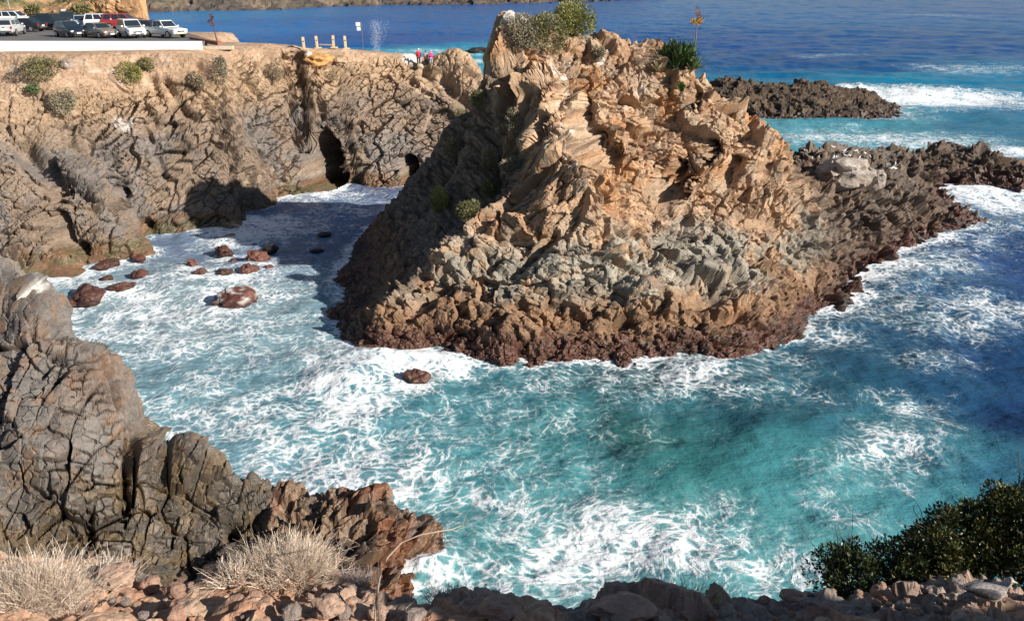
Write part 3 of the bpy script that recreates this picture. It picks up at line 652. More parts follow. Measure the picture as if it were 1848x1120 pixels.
# ---------------------------------------------------------------- dark reef out to the right, behind the islet
def build_reef(name, wl, top, box, label, seed):
    c = [at_z(px, py, 0.0) for px, py in wl] + [at_y(*q) for q in top]
    ctr = np.mean([p[:2] for p in c], 0)
    for p in list(c[:len(wl)]):
        v = p[:2] - ctr; v = v / np.linalg.norm(v); c.append(np.array([p[0] + v[0] * 0.5, p[1] - 2.5, -1.8]))
    for q in top:
        p = at_y(*q); c.append(np.array([p[0], p[1] + 5.5, -1.5]))
    for k in range(10):
        a = k * math.pi / 5; c.append(np.array([ctr[0] + (box[1] - box[0]) * 0.55 * math.cos(a), ctr[1] + (box[3] - box[2]) * 0.55 * math.sin(a), -3]))
    for q in [(1605, 172), (1600, 150), (1640, 160), (1620, 185), (1240, 185), (1235, 165)]:
        p = at_z(*q); p[2] = -1.7; c.append(p)
    F = base_field(c, box, 0.16); F.Z = F.Z - 0.8
    P = F.points(); N = F.normals(); keep = P[:, 2] > -1.2
    d, t = crag(P, [dict(size=(2.4, 1.8, 1.2), rot=rot_basis(20, 20, 10), amp=0.36, tilt=1.1, crack=0.3, cw=0.08, tone=0.25), dict(size=(0.9, 0.7, 0.5), amp=0.25, tilt=1.1, crack=0.15, tone=0.25)], 0.4, 0.5, seed)
    d += (fbm(P * 1.4, seed, 4, 0.6) - 0.5) * 0.5
    Q = P + N * d[:, None]
    nz = fbm(P * 0.6, seed + 2, 4, 0.6)
    C = mixc(np.array((0.105, 0.07, 0.045)), np.array((0.065, 0.046, 0.033)), sstep(0.4, 0.6, nz)) * (1 + t)[:, None]
    wet = sstep(1.6, 0.6, P[:, 2] + nz - 0.5)
    C = mixc(C, np.tile(np.array((0.06, 0.033, 0.024)), (len(C), 1)), wet * 0.8)
    Fc = grid_faces(len(F.x), len(F.y)); Fc = Fc[keep[Fc].all(1)]
    V, Fc, C, wet = compact(Q, Fc, C, wet)
    return tag(link(name, mesh_np(name, V, Fc, [M_islet], False, np.clip(C, 0.004, 1), dict(wet=wet))), label, 'reef', kind='structure')
build_reef('reef', [(1262, 175), (1320, 186), (1375, 190), (1430, 182), (1490, 186), (1530, 172), (1576, 164)], [(1285, 142, 135), (1305, 136, 136), (1340, 147, 137), (1390, 150, 137), (1440, 144, 138), (1480, 146, 138), (1530, 158, 140), (1555, 164, 142), (1262, 152, 134)], (22, 78, 112, 152), 'low dark brown reef in the surf behind the islet', 111)

# ---------------------------------------------------------------- ground of the car park and the hillside behind it
def prism(name, poly, z0, z1, mat):
    n = len(poly)
    bm = bmesh.new()
    t = [bm.verts.new((x, y, z1)) for x, y in poly]; b = [bm.verts.new((x, y, z0)) for x, y in poly]
    bm.faces.new(t); bm.faces.new(b[::-1])
    for i in range(n): bm.faces.new((t[i], b[i], b[(i + 1) % n], t[(i + 1) % n]))
    bmesh.ops.recalc_face_normals(bm, faces=bm.faces)
    me = bpy.data.meshes.new(name); bm.to_mesh(me); bm.free(); me.materials.append(mat); return link(name, me)
LOT_Z = 14.78
o = prism('car_park', [(-110, 71), (-49, 73.0), (-29.5, 77.2), (-30, 84), (-40, 101), (-48, 116), (-57, 131), (-120, 140)], -2, LOT_Z, plain('asphalt', (0.13, 0.12, 0.115), 0.9, 0.25, 0.35))
tag(o, 'grey asphalt car park on the headland', 'car park', kind='structure')
def build_hill():
    c = [np.array(q, float) for q in [(-130, 128, 14.6), (-100, 130, 14.6), (-80, 131, 14.6), (-66, 129, 14.6), (-56, 130, 14.6), (-50, 132, 14), (-130, 134, 17), (-100, 136, 18.0), (-88, 135, 18.2), (-80, 137, 17.2), (-74, 136.5, 16.2), (-66, 134, 17.6), (-61, 133, 19.6), (-57, 133, 20.5), (-57, 139, 21), (-50, 133, 20), (-50, 139, 20), (-130, 160, 24), (-100, 160, 25), (-75, 155, 21), (-60, 150, 20), (-49, 152, 18), (-130, 200, 34), (-90, 200, 33), (-60, 190, 24), (-45, 190, 20), (-60, 230, 20), (-40, 235, 18)]]
    T = TPS(c)
    def hh(xy):
        z = T(xy); x, y = xy[:, 0], xy[:, 1]
        z = np.where(y < 131.5, np.minimum(z, 14.6), z)
        edge = -57.6 - 0.47 * np.maximum(y - 134, 0)
        z = z - np.maximum(x - edge, 0) * 30
        gap = np.exp(-((x + 62.2 + 0.25 * (y - 132)) / 0.55) ** 2) * sstep(131, 133, y); z = z - gap * 3.2
        return z
    F = Field(-130, -48, 126, 190, 0.3, hh)
    NY = 520; P, N = F.resample(NY, -1.5, 0.1)
    d, t = crag(P, [dict(size=(2.0, 1.8, 2.4), rot=rot_basis(15, 10, 30), amp=0.5, tilt=1.6, crack=0.5, cw=0.07, tone=0.3), dict(size=(0.9, 0.9, 1.4), rot=rot_basis(15, 10, 20), amp=0.25, tilt=1.0, crack=0.2, tone=0.25)], 0.4, 0.4, 121)
    st = sstep(0.85, 0.6, N[:, 2])
    Q = P + N * (d * (0.25 + 0.75 * st))[:, None]
    C = mixc(np.array((0.42, 0.225, 0.10)), np.array((0.46, 0.29, 0.16)), fbm(P * 0.4, 122, 3)) * (1 + t)[:, None]
    scrub = (1 - st) * sstep(0.4, 0.55, fbm(P * 0.25, 123, 4)) * sstep(15.5, 17, P[:, 2])
    C = mixc(C, mixc(np.array((0.17, 0.15, 0.07)), np.array((0.10, 0.11, 0.045)), fbm(P * 1.5, 124, 3)), scrub)
    Fc = grid_faces(len(F.x), NY); Fc = Fc[(P[:, 2] > -1.5)[Fc].all(1)]
    V, Fc, C = compact(Q, Fc, C)
    tag(link('hillside', mesh_np('hillside', V, Fc, [M_cliff], False, np.clip(C, 0.005, 1), dict(wet=np.zeros(len(V))))), 'scrubby hillside with orange rock cuts behind the car park', 'hillside', kind='structure')
build_hill()
def build_coast():
    c = []
    xs = [(-60, 26), (120, 25), (275, 22), (400, 20), (500, 17), (560, 14), (640, 11), (740, 9), (860, 8.5), (960, 6), (1060, 3), (1200, -2), (1320, -10)]
    for px, py in xs:
        p = at_z(px, py, 0.0); k = np.hypot(p[0], p[1])
        u = p[:2] / k; c.append(p)
        hh = np.interp(px, [-60, 500, 900, 1300], [11, 9, 7, 3])
        for dd, zz in [(-14, -3), (6, 4.0 * hh / 11), (22, hh * 0.62), (70, hh * 1.1 + 2), (200, hh * 3 + 6), (420, hh * 6 + 10)]:
            q = np.array([*(p[:2] + u * dd), zz]); c.append(q)
    T = TPS(c)
    F = Field(-420, 160, 520, 1150, 1.6, T)
    P = F.points(); N = F.normals()
    d, t = crag(P, [dict(size=(9, 9, 6), amp=1.6, tilt=1.0, crack=1.2, cw=0.08, tone=0.35), dict(size=(4, 4, 3), amp=0.8, tilt=1, tone=0.35)], 1.5, 0.08, 131)
    rk = sstep(9.5, 5.0, P[:, 2] + 4 * (fbm(P * 0.03, 133, 3) - 0.5))
    Q = P + N * (d * (0.3 + 0.7 * rk))[:, None]
    C = mixc(np.array((0.19, 0.145, 0.105)), np.array((0.10, 0.082, 0.07)), sstep(0.4, 0.6, fbm(P * 0.05, 132, 4))) * (1 + t)[:, None]
    dry = mixc(np.array((0.30, 0.22, 0.12)), np.array((0.12, 0.13, 0.05)), sstep(0.42, 0.58, fbm(P * 0.035, 134, 5, 0.6)))
    C = mixc(dry, C, rk)
    C = C * 0.72; wet = sstep(1.8, 0.4, P[:, 2]); C = mixc(C, np.tile(np.array((0.055, 0.04, 0.035)), (len(C), 1)), wet * 0.8)
    Fc = grid_faces(len(F.x), len(F.y)); Fc = Fc[(P[:, 2] > -2)[Fc].all(1)]
    V, Fc, C = compact(Q, Fc, C)
    tag(link('far_coast', mesh_np('far_coast', V, Fc, [M_cliff], False, np.clip(C, 0.005, 1), dict(wet=np.zeros(len(V))))), 'low rocky coast across the bay with dry scrub above', 'coast', kind='structure')
build_coast()
# ================================================================== SETTING: the sea
def srgb(r, g, b):
    c = np.array((r, g, b)) / 255.0
    return np.where(c < 0.04045, c / 12.92, ((c + 0.055) / 1.055) ** 2.4)
def axis_lines(a, b, st, far, grow):
    core = list(np.arange(a, b + st / 2, st)); s = st; x = core[-1]
    while x < far: s *= grow; x += s; core.append(x)
    return core
def build_sea():
    ys = np.array(axis_lines(13.0, 64.0, 0.12, 9000, 1.012)); ys = np.concatenate([[-60, -30, -10, 0, 6, 10], ys])
    xr = np.array(axis_lines(0, 44.0, 0.14, 6000, 1.03)); xs = np.concatenate([-xr[:0:-1], xr])
    X, Y = np.meshgrid(xs, ys); x, y = X.ravel(), Y.ravel()
    n = len(x); D = np.hypot(x, y)
    # --- how close the rock comes to the surface (shore foam), from the rock itself
    sh = np.full(n, -9.0)
    for F in (ISL, FAR, NEAR):
        m = (x > F.x[0]) & (x < F.x[-1]) & (y > F.y[0]) & (y < F.y[-1])
        sh[m] = np.maximum(sh[m], F.h(x[m], y[m]))
    # --- foam density from placed patches: pixel, radius along/across (metres), amount
    dens = np.full(n, 0.0); xy = np.stack([x, y], 1)
    blobs = [(300, 560, 9, .62), (430, 500, 8, .55), (180, 600, 7, .5), (350, 660, 8, .45), (520, 620, 6, .45), (480, 420, 6, .62), (620, 380, 8, .52), (560, 350, 5, .6), (700, 350, 6, .3),
             (330, 770, 5, .55), (450, 760, 5, .5), (560, 740, 4, .42), (630, 700, 2.6, .9), (690, 660, 2.2, .9), (800, 662, 2.4, .72), (655, 735, 1.6, .85), (600, 640, 3, .62), (740, 655, 2.5, .75),
             (520, 860, 4, .62), (640, 860, 3.5, .6), (760, 860, 4, .55), (620, 800, 4, .46), (800, 780, 5, .38), (900, 740, 4, .36), (820, 1000, 3.0, .52), (900, 900, 3.0, .46), (780, 1030, 2.0, .72), (860, 1060, 2.2, .52),
             (1100, 960, 2.6, .78), (1180, 1000, 2.2, .74), (1020, 1000, 2.2, .62), (1060, 1050, 2.2, .6), (1250, 980, 2.4, .52), (1330, 1000, 2.4, .58), (1420, 1030, 2.2, .52), (1300, 930, 2.2, .46), (1560, 950, 2.2, .36), (960, 960, 2.0, .5),
             (1000, 690, 4, .46), (1130, 690, 3.5, .42), (1260, 680, 3.2, .58), (1200, 665, 2.0, .62), (1400, 660, 3, .42), (1490, 600, 2.6, .62), (1560, 550, 3.5, .52), (1300, 700, 3, .38), (1450, 720, 4, .30), (1010, 780, 4, .36), (1060, 860, 4, .34), (1200, 780, 3, .28),
             (1640, 790, 2.3, .62), (1600, 820, 2.2, .55), (1680, 740, 1.8, .5), (1620, 720, 1.6, .36), (1680, 645, 2.4, .5), (1560, 850, 2.0, .4), (1480, 860, 2.4, .34), (1500, 930, 2.0, .40), (1620, 870, 1.6, .42),
             (1800, 560, 3.6, .62), (1720, 590, 3.2, .5), (1660, 470, 5, .64), (1610, 500, 3, .72), (1740, 430, 5, .5), (1820, 400, 5, .48), (1760, 350, 4, .95), (1820, 370, 4, .8), (1720, 340, 3, .95), (1650, 560, 4, .42),
             (1450, 190, 9, .78), (1520, 175, 8, .92), (1600, 180, 9, .95), (1690, 185, 10, .95), (1790, 185, 10, .82), (1400, 205, 7, .62), (1640, 160, 8, .72), (1560, 200, 8, .7), (1460, 250, 7, .58), (1560, 255, 7, .55), (1660, 255, 8, .68), (1760, 250, 8, .42), (1540, 235, 7, .46), (1380, 200, 5, .6), (1760, 128, 12, .52), (1700, 122, 10, .5), (1820, 120, 12, .5), (1840, 275, 5, .8), (1620, 210, 8, .4),
             (830, 95, 9, .7), (780, 92, 8, .55), (850, 110, 7, .8), (1490, 100, 9, .46), (1460, 105, 8, .42), (1540, 98, 8, .42), (1680, 27, 28, .42), (1740, 30, 26, .36), (1460, 36, 22, .33), (740, 92, 8, .45)]
    blobs += [(a, b, 1.1, 0.85) for a, b in [(152, 545), (112, 560), (188, 488), (250, 472), (250, 503), (190, 508), (217, 526), (400, 462), (346, 484), (360, 503), (405, 504), (446, 501), (463, 478), (418, 560), (388, 552), (752, 700), (735, 690)]]
    for px, py, r, a in blobs:
        p = at_z(px, py, 0.0); R = r * 2.2
        m = np.nonzero((abs(x - p[0]) < 2.2 * R) & (abs(y - p[1]) < 2.2 * R))[0]
        q = (xy[m] - p[:2]); d2 = (q[:, 0] / (r * 1.25)) ** 2 + (q[:, 1] / r) ** 2
        v = a * np.exp(-d2 * 0.8)
        dens[m] = (dens[m] ** 3 + (v * 1.0) ** 3) ** (1 / 3)
    P3 = np.stack([x, y, np.zeros(n)], 1)
    shore = sstep(-1.0, -0.12, sh) * (0.45 + 0.9 * (fbm(P3 * 0.35, 800, 3) - 0.3))
    dens = 1 - (1 - dens) * (1 - np.clip(shore, 0, 0.95))
    base = sstep(75, 40, D) * 0.12; dens = np.maximum(dens, base)
    dens = np.where((D > 150), dens * 0.9 + 0.0, dens)
    # far surf line along the coast
    # --- colour of the water body (turbidity, depth, reef below), by place
    cp = [(300, 560, (128, 158, 165)), (200, 620, (110, 155, 165)), (400, 700, (92, 150, 162)), (300, 800, (88, 150, 165)), (500, 640, (112, 158, 168)), (600, 800, (52, 140, 152)), (560, 720, (50, 128, 142)), (520, 850, (90, 150, 168)),
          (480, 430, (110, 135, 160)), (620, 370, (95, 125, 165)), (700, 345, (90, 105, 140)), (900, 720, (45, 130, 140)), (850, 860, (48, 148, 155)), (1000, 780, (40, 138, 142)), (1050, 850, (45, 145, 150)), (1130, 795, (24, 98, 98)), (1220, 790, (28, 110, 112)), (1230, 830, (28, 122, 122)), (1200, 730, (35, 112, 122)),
          (1300, 710, (22, 82, 98)), (1180, 680, (40, 80, 88)), (1350, 740, (25, 95, 108)), (1400, 830, (40, 140, 145)), (1250, 900, (42, 140, 142)), (1100, 990, (75, 155, 160)), (900, 960, (52, 148, 152)), (1300, 1000, (60, 155, 160)), (1500, 900, (52, 152, 158)), (1500, 1000, (62, 158, 160)), (1700, 900, (45, 140, 150)), (1720, 820, (42, 130, 145)), (1800, 860, (35, 112, 135)),
          (1500, 720, (28, 92, 110)), (1600, 660, (28, 88, 112)), (1560, 760, (32, 118, 132)), (1700, 680, (28, 88, 120)), (1800, 650, (24, 74, 114)), (1840, 560, (28, 76, 120)), (1700, 540, (34, 90, 128)), (1600, 560, (36, 84, 110)), (1660, 480, (52, 100, 132)), (1800, 460, (40, 80, 128)), (1840, 760, (26, 70, 112)), (1820, 380, (60, 105, 140)),
          (1500, 230, (40, 150, 165)), (1420, 230, (70, 165, 178)), (1600, 215, (35, 140, 158)), (1760, 220, (30, 120, 150)), (1840, 200, (34, 105, 145)), (1640, 140, (32, 110, 150)), (1760, 140, (34, 105, 150)), (1580, 120, (28, 68, 125)), (1450, 110, (28, 60, 122)), (1700, 80, (30, 66, 130)), (1300, 80, (30, 62, 130)), (1400, 20, (40, 80, 145)), (1800, 20, (36, 72, 140)), (1000, 20, (40, 76, 145)), (700, 40, (38, 78, 150)), (500, 45, (42, 90, 162)), (700, 70, (32, 68, 142)), (420, 50, (48, 100, 170)), (840, 100, (90, 145, 175)), (300, 30, (60, 110, 170)), (-200, 30, (60, 110, 170)), (2100, 20, (36, 72, 140)), (2100, 500, (26, 74, 118)), (2100, 900, (30, 90, 125)), (1200, 1100, (60, 150, 155)), (700, 1100, (60, 150, 155))]
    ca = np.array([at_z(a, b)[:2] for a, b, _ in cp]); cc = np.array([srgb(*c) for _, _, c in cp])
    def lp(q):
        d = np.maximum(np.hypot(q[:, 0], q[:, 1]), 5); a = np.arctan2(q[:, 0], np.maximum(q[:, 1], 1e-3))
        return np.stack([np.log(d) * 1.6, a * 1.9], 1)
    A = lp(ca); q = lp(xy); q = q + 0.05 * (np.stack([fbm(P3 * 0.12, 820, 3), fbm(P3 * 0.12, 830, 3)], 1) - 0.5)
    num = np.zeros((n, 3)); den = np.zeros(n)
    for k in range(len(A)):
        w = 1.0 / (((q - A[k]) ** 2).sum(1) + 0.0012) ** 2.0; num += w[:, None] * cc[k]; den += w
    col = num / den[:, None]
    far = sstep(125, 200, D)[:, None]
    col = np.clip(col * (np.array((0.72, 0.78, 0.80)) * (1 - far) + np.array((0.3, 1.16, 1.02)) * far), 0.002, 1)
    col[:, 0] += 0.17 * col[:, 1] * (1 - far[:, 0])
    # --- swirling currents: coordinates carried back along a stream function
    gx = np.arange(-75, 95.1, 0.4); gy = np.arange(10, 150.1, 0.4); GX, GY = np.meshgrid(gx, gy)
    G3 = np.stack([GX.ravel(), GY.ravel(), np.zeros(GX.size)], 1)
    psi = (fbm(G3 * 0.13, 840, 2) * 9 + fbm(G3 * 0.42, 841, 2) * 1.9 + fbm(G3 * 1.0, 843, 2) * 0.42).reshape(GX.shape)
    for px, py, r, s in [(1110, 1000, 2.3, 3.2), (600, 930, 2.6, -2.2), (1640, 790, 2.0, 1.8), (880, 930, 2.0, -1.8), (300, 620, 5, 3.0), (1290, 1010, 1.6, -1.5)]:
        p = at_z(px, py); psi += s * np.exp(-(((GX - p[0]) ** 2 + (GY - p[1]) ** 2) / r ** 2))
    vy, vx = np.gradient(psi, 0.4); U, Vv = vy, -vx
    def look(Fi, a, b):
        fx = np.clip((a - gx[0]) / 0.4, 0, len(gx) - 1.001); fy = np.clip((b - gy[0]) / 0.4, 0, len(gy) - 1.001)
        i, j = fx.astype(int), fy.astype(int); s, t = fx - i, fy - j
        return Fi[j, i] * (1 - s) * (1 - t) + Fi[j, i + 1] * s * (1 - t) + Fi[j + 1, i] * (1 - s) * t + Fi[j + 1, i + 1] * s * t
    m = np.nonzero((x > -74) & (x < 94) & (y > 11) & (y < 149))[0]
    a, b = x[m].copy(), y[m].copy()
    for k in range(5):
        ua, ub = look(U, a, b), look(Vv, a, b); a -= ua * 0.085; b -= ub * 0.085
    fade = np.clip(np.minimum.reduce([x[m] + 74, 94 - x[m], y[m] - 11, 149 - y[m]]) / 10, 0, 1)
    fu = np.stack([x, y, np.zeros(n)], 1)
    fu[m, 0] = x[m] + (a - x[m]) * fade; fu[m, 1] = y[m] + (b - y[m]) * fade
    # --- swell and chop
    calm = sstep(14, 40, D)
    z = (fbm(P3 * np.array([0.10, 0.16, 1]) + 5, 850, 2) - 0.5) * 0.9 * calm + (fbm(P3 * 0.5, 851, 3) - 0.5) * 0.38
    z += (fbm(P3 * np.array([0.02, 0.045, 1]), 852, 2) - 0.5) * 0.5 * sstep(70, 140, D)
    for px, py, r, h in [(1600, 172, 7, 1.0), (1690, 172, 8, 0.9), (1520, 168, 5, 0.9), (1790, 172, 8, .6), (690, 655, 1.6, 0.5), (625, 690, 1.4, 0.4), (800, 652, 1.6, 0.3), (770, 1020, 0.8, 0.5), (1100, 985, 2.0, -0.2), (1740, 345, 3, .5), (1500, 588, 1.2, .35), (1260, 660, 1.2, .3)]:
        p = at_z(px, py); z += h * np.exp(-(((x - p[0]) / 1.6) ** 2 + (y - p[1]) ** 2) / r ** 2) * (0.6 + 0.8 * fbm(P3 * 0.9, 860, 3))
    hit_shore = sstep(-0.9, 0.0, sh); z = z * (1 - 0.35 * hit_shore)
    z = np.where(y < 11, 0, z)
    keep = sh < 0.75
    V = np.stack([x, y, z], 1)
    F = grid_faces(len(xs), len(ys), None); F = F[keep[F].any(1)]
    V, F, col, dens, fu = compact(V, F, col, dens, fu)
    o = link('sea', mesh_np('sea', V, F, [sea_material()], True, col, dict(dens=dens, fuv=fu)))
    tag(o, 'deep blue sea turning teal and foamy in the cove', 'sea', kind='structure')
def sea_material():
    t = NT('sea_water'); p = t.pos(); uv0 = t.attr('fuv', 'Vector'); d = t.attr('dens', 'Fac')
    wn_ = t.noise(uv0, 0.7, 2, 0.5, out=1)
    uv = t.vmath('ADD', uv0, t.scale(t.vmath('SUBTRACT', wn_, (0.5, 0.5, 0.5)), 0.8))
    wf = t.noise(uv0, 4.0, 3, 0.6, out=1)
    uvf = t.vmath('ADD', uv, t.scale(t.vmath('SUBTRACT', wf, (0.5, 0.5, 0.5)), 0.13))
    big = t.noise(uv0, 0.33, 6, 0.62)
    mid = t.noise(uvf, 1.3, 7, 0.7)
    fine = t.noise(uvf, 6.0, 5, 0.7)
    dd = t.math('ADD', t.math('MULTIPLY_ADD', d, 1.3, -0.13), t.math('MULTIPLY', t.math('SUBTRACT', big, 0.53), 1.35))
    dd = t.math('ADD', dd, t.math('MULTIPLY', t.math('SUBTRACT', mid, 0.5), 0.55))
    def ridged(v, sc, det, rough):
        q = t.noise(v, sc, det, rough)
        return t.math('SUBTRACT', 1.0, t.math('MULTIPLY', t.math('ABSOLUTE', t.math('SUBTRACT', q, 0.5)), 5.0), clamp=True)
    r1 = ridged(uv, 0.42, 5, 0.55); r2 = ridged(uvf, 1.05, 5, 0.58); r3 = ridged(uvf, 2.6, 4, 0.6)
    e = t.voro(uvf, 2.1, 'DISTANCE_TO_EDGE'); cell = t.math('SUBTRACT', 1.0, t.ss(e, 0.0, 0.34))
    f = t.math('ADD', t.math('MULTIPLY', r1, 0.25), t.math('ADD', t.math('MULTIPLY', r2, 0.30), t.math('ADD', t.math('MULTIPLY', r3, 0.20), t.math('MULTIPLY', cell, 0.25))))
    f = t.math('ADD', f, t.math('MULTIPLY', t.math('SUBTRACT', fine, 0.5), 0.22))
    f = t.math('ADD', f, t.math('MULTIPLY', t.math('SUBTRACT', dd, 0.5), 0.62))
    foam = t.math('MULTIPLY', t.ss(f, 0.66, 1.06), t.ss(d, 0.03, 0.16), clamp=True)
    soft = t.math('MULTIPLY', t.ss(f, 0.35, 0.85), 0.28)
    haze = t.math('MULTIPLY', soft, t.ss(d, 0.1, 0.5))            # bubbles under the surface
    wcol = t.mix(haze, t.attr('col'), (0.42, 0.60, 0.62, 1))
    col = t.mix(foam, wcol, (0.80, 0.82, 0.83, 1))
    # ripples
    w1 = t.noise(t.vmath('MULTIPLY', p, (0.7, 1.25, 1.0)), 0.55, 5, 0.62)
    w2 = t.noise(p, 2.4, 5, 0.65)
    wv = t.math('ADD', t.math('MULTIPLY', w1, 1.2), t.math('MULTIPLY', w2, 0.20))
    w3 = t.noise(t.vmath('MULTIPLY', p, (0.6, 1.5, 1.0)), 0.14, 4, 0.6)
    wv = t.math('ADD', wv, t.math('MULTIPLY', w3, 1.8))
    wv = t.math('ADD', wv, t.math('MULTIPLY', foam, 0.10))
    nrm = t.bump(wv, 0.65, 0.4)
    rough = t.lin(foam, 0, 1, 0.12, 0.8)
    spec = t.lin(foam, 0, 1, 0.025, 0.1)
    return t.set(color=col, rough=rough, normal=nrm, spec=spec, ior=1.33)
build_sea()
# ================================================================== THINGS: stones, plants
RNG = np.random.default_rng(7)
def leaf_mat(name, rough=0.6, trans=0.0):
    t = NT(name); k = t.lin(t.noise(t.objc(), 30.0, 2, 0.5), 0.3, 0.7, 0.75, 1.25)
    return t.set(color=t.scale(t.attr('col'), k), rough=rough, spec=0.3)
M_leaf = leaf_mat('leaf'); M_gloss = leaf_mat('glossy_leaf', 0.38); M_dry = leaf_mat('dry_stalk', 0.8); M_bark = leaf_mat('twig_bark', 0.85)
def stone_mat(name, rough):
    t = NT(name); p = t.objc(); n1 = t.noise(p, 6.0, 6, 0.65)
    return t.set(color=t.scale(t.attr('col'), t.lin(n1, 0.3, 0.7, 0.7, 1.3)), rough=rough, normal=t.bump(n1, 0.7, 0.06), spec=0.4)
M_wetstone = stone_mat('wet_stone', 0.55); M_stone = stone_mat('dry_stone', 0.85)
_ico = {}
def ico(sub):
    if sub not in _ico:
        bm = bmesh.new(); bmesh.ops.create_icosphere(bm, subdivisions=sub, radius=1.0)
        bm.verts.ensure_lookup_table()
        _ico[sub] = (np.array([v.co[:] for v in bm.verts]), np.array([[v.index for v in f.verts] for f in bm.faces])); bm.free()
    return _ico[sub]
def boulder_mesh(name, size, seed, col, mat, ang=0.5, white=0.0, sub=4):
    V, F = ico(sub); V = V.copy(); o = seed * 13.7
    d, t = crag(V * 1.0 + o, [dict(size=(1.1, 1.0, 0.8), amp=0.16 * ang, tilt=1.4, crack=0.06 * ang, cw=0.08, tone=0.2, bev=0.1), dict(size=(0.45, 0.45, 0.4), amp=0.06 * ang, tilt=1.2, crack=0.03 * ang, tone=0.2)], 0.2, 0.8, seed)
    d += (fbm(V * 0.9 + o, seed, 3) - 0.5) * 0.7 + (fbm(V * 4 + o, seed + 3, 3) - 0.5) * 0.08
    N = V.copy(); V = V * (1 + d)[:, None] * np.array(size)
    C = np.array(col)[None] * (1 + t)[:, None] * (0.8 + 0.4 * fbm(N * 2 + o, seed + 9, 3))[:, None]
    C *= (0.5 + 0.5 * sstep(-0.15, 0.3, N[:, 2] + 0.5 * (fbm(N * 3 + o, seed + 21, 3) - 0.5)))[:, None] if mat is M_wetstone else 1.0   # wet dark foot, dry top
    if white:
        w = sstep(0.45, 0.6, fbm(N * 2.2 + o, seed + 11, 4)) * sstep(-0.1, 0.4, N[:, 2]) * white
        C = mixc(C, np.tile(GUANO, (len(C), 1)), w)
    return mesh_np(name, V, F, [mat], False, C)
def boulder(px, py, w, h, label, F=None, z=0.0, col=(0.17, 0.07, 0.05), ang=0.6, white=0.0, mat=None, sink=0.25, flat=1.0, group=None, seed=None, yaw=0.0, name='boulder', cat='rock'):
    """px,py = foot of the stone in the picture, w,h in pixels"""
    p = F.hit(px, py) if F is not None else at_z(px, py, z)
    if p is None: return None
    dep = p[1] * math.cos(PITCH) + (CAM_H - p[2]) * math.sin(PITCH)
    sx = w / FPX * dep / 2; sz = h / FPX * dep / 2 * flat
    seed = seed or int(px * 7 + py * 3) % 9973
    me = boulder_mesh(name, (sx, sx * 0.8, sz), seed, col, mat or M_wetstone, ang, white)
    o = link(name, me); o.location = (p[0], p[1] + sx * 0.5, p[2] + sz * (1 - 2 * sink)); o.rotation_euler = (0, 0, yaw)
    return tag(o, label, cat, group)
RED = (0.115, 0.045, 0.033)
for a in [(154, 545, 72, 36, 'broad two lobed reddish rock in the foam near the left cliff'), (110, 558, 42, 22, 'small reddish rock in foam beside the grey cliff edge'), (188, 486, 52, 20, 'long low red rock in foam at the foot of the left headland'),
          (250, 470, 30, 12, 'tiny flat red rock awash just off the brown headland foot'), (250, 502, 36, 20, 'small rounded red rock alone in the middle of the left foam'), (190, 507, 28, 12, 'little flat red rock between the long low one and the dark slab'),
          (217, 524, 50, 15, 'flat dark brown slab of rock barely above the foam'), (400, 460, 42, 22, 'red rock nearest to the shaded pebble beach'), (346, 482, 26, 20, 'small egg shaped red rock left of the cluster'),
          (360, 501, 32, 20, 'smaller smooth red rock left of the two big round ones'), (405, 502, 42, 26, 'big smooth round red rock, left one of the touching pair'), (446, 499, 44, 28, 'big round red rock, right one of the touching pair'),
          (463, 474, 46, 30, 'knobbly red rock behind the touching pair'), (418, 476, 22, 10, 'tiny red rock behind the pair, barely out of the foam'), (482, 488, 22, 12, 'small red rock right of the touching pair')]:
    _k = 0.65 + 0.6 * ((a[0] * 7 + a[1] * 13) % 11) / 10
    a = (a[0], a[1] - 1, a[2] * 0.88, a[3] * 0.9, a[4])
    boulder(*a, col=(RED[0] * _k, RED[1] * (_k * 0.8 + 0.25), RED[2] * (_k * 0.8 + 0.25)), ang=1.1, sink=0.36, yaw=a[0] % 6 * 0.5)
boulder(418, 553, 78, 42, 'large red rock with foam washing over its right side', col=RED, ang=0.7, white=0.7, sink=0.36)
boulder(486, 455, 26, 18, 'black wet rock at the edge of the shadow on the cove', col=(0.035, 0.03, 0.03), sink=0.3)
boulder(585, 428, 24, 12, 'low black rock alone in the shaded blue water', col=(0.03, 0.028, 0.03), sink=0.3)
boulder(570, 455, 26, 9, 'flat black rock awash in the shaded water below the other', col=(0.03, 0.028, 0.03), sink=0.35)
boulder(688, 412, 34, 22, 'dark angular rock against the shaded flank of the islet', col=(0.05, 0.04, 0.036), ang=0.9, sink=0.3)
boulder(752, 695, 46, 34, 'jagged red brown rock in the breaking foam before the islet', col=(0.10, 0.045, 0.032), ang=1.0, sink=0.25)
boulder(868, 95, 52, 12, 'thin black rock awash in surf left of the islet summit', col=(0.03, 0.025, 0.022), ang=0.8, sink=0.3)
boulder(120, 124, 26, 20, 'grey boulder with a dark side on the dirt slope', FAR, col=(0.30, 0.23, 0.19), mat=M_stone, sink=0.15)
boulder(570, 120, 56, 26, 'flat orange ochre block on the cliff top below the posts', FAR, col=(0.50, 0.27, 0.10), mat=M_stone, ang=0.9, sink=0.15)
boulder(612, 116, 28, 14, 'small pale tan block beside the orange one on the cliff top', FAR, col=(0.42, 0.28, 0.18), mat=M_stone, ang=0.9, sink=0.2)
boulder(758, 125, 12, 11, 'pale round boulder right behind the person in red', FAR, col=(0.45, 0.36, 0.26), mat=M_stone, sink=0.1)
boulder(918, 46, 26, 30, 'white stained pointed boulder on the islet summit', ISL, col=(0.45, 0.38, 0.32), mat=M_stone, ang=0.9, white=1.0, sink=0.2)
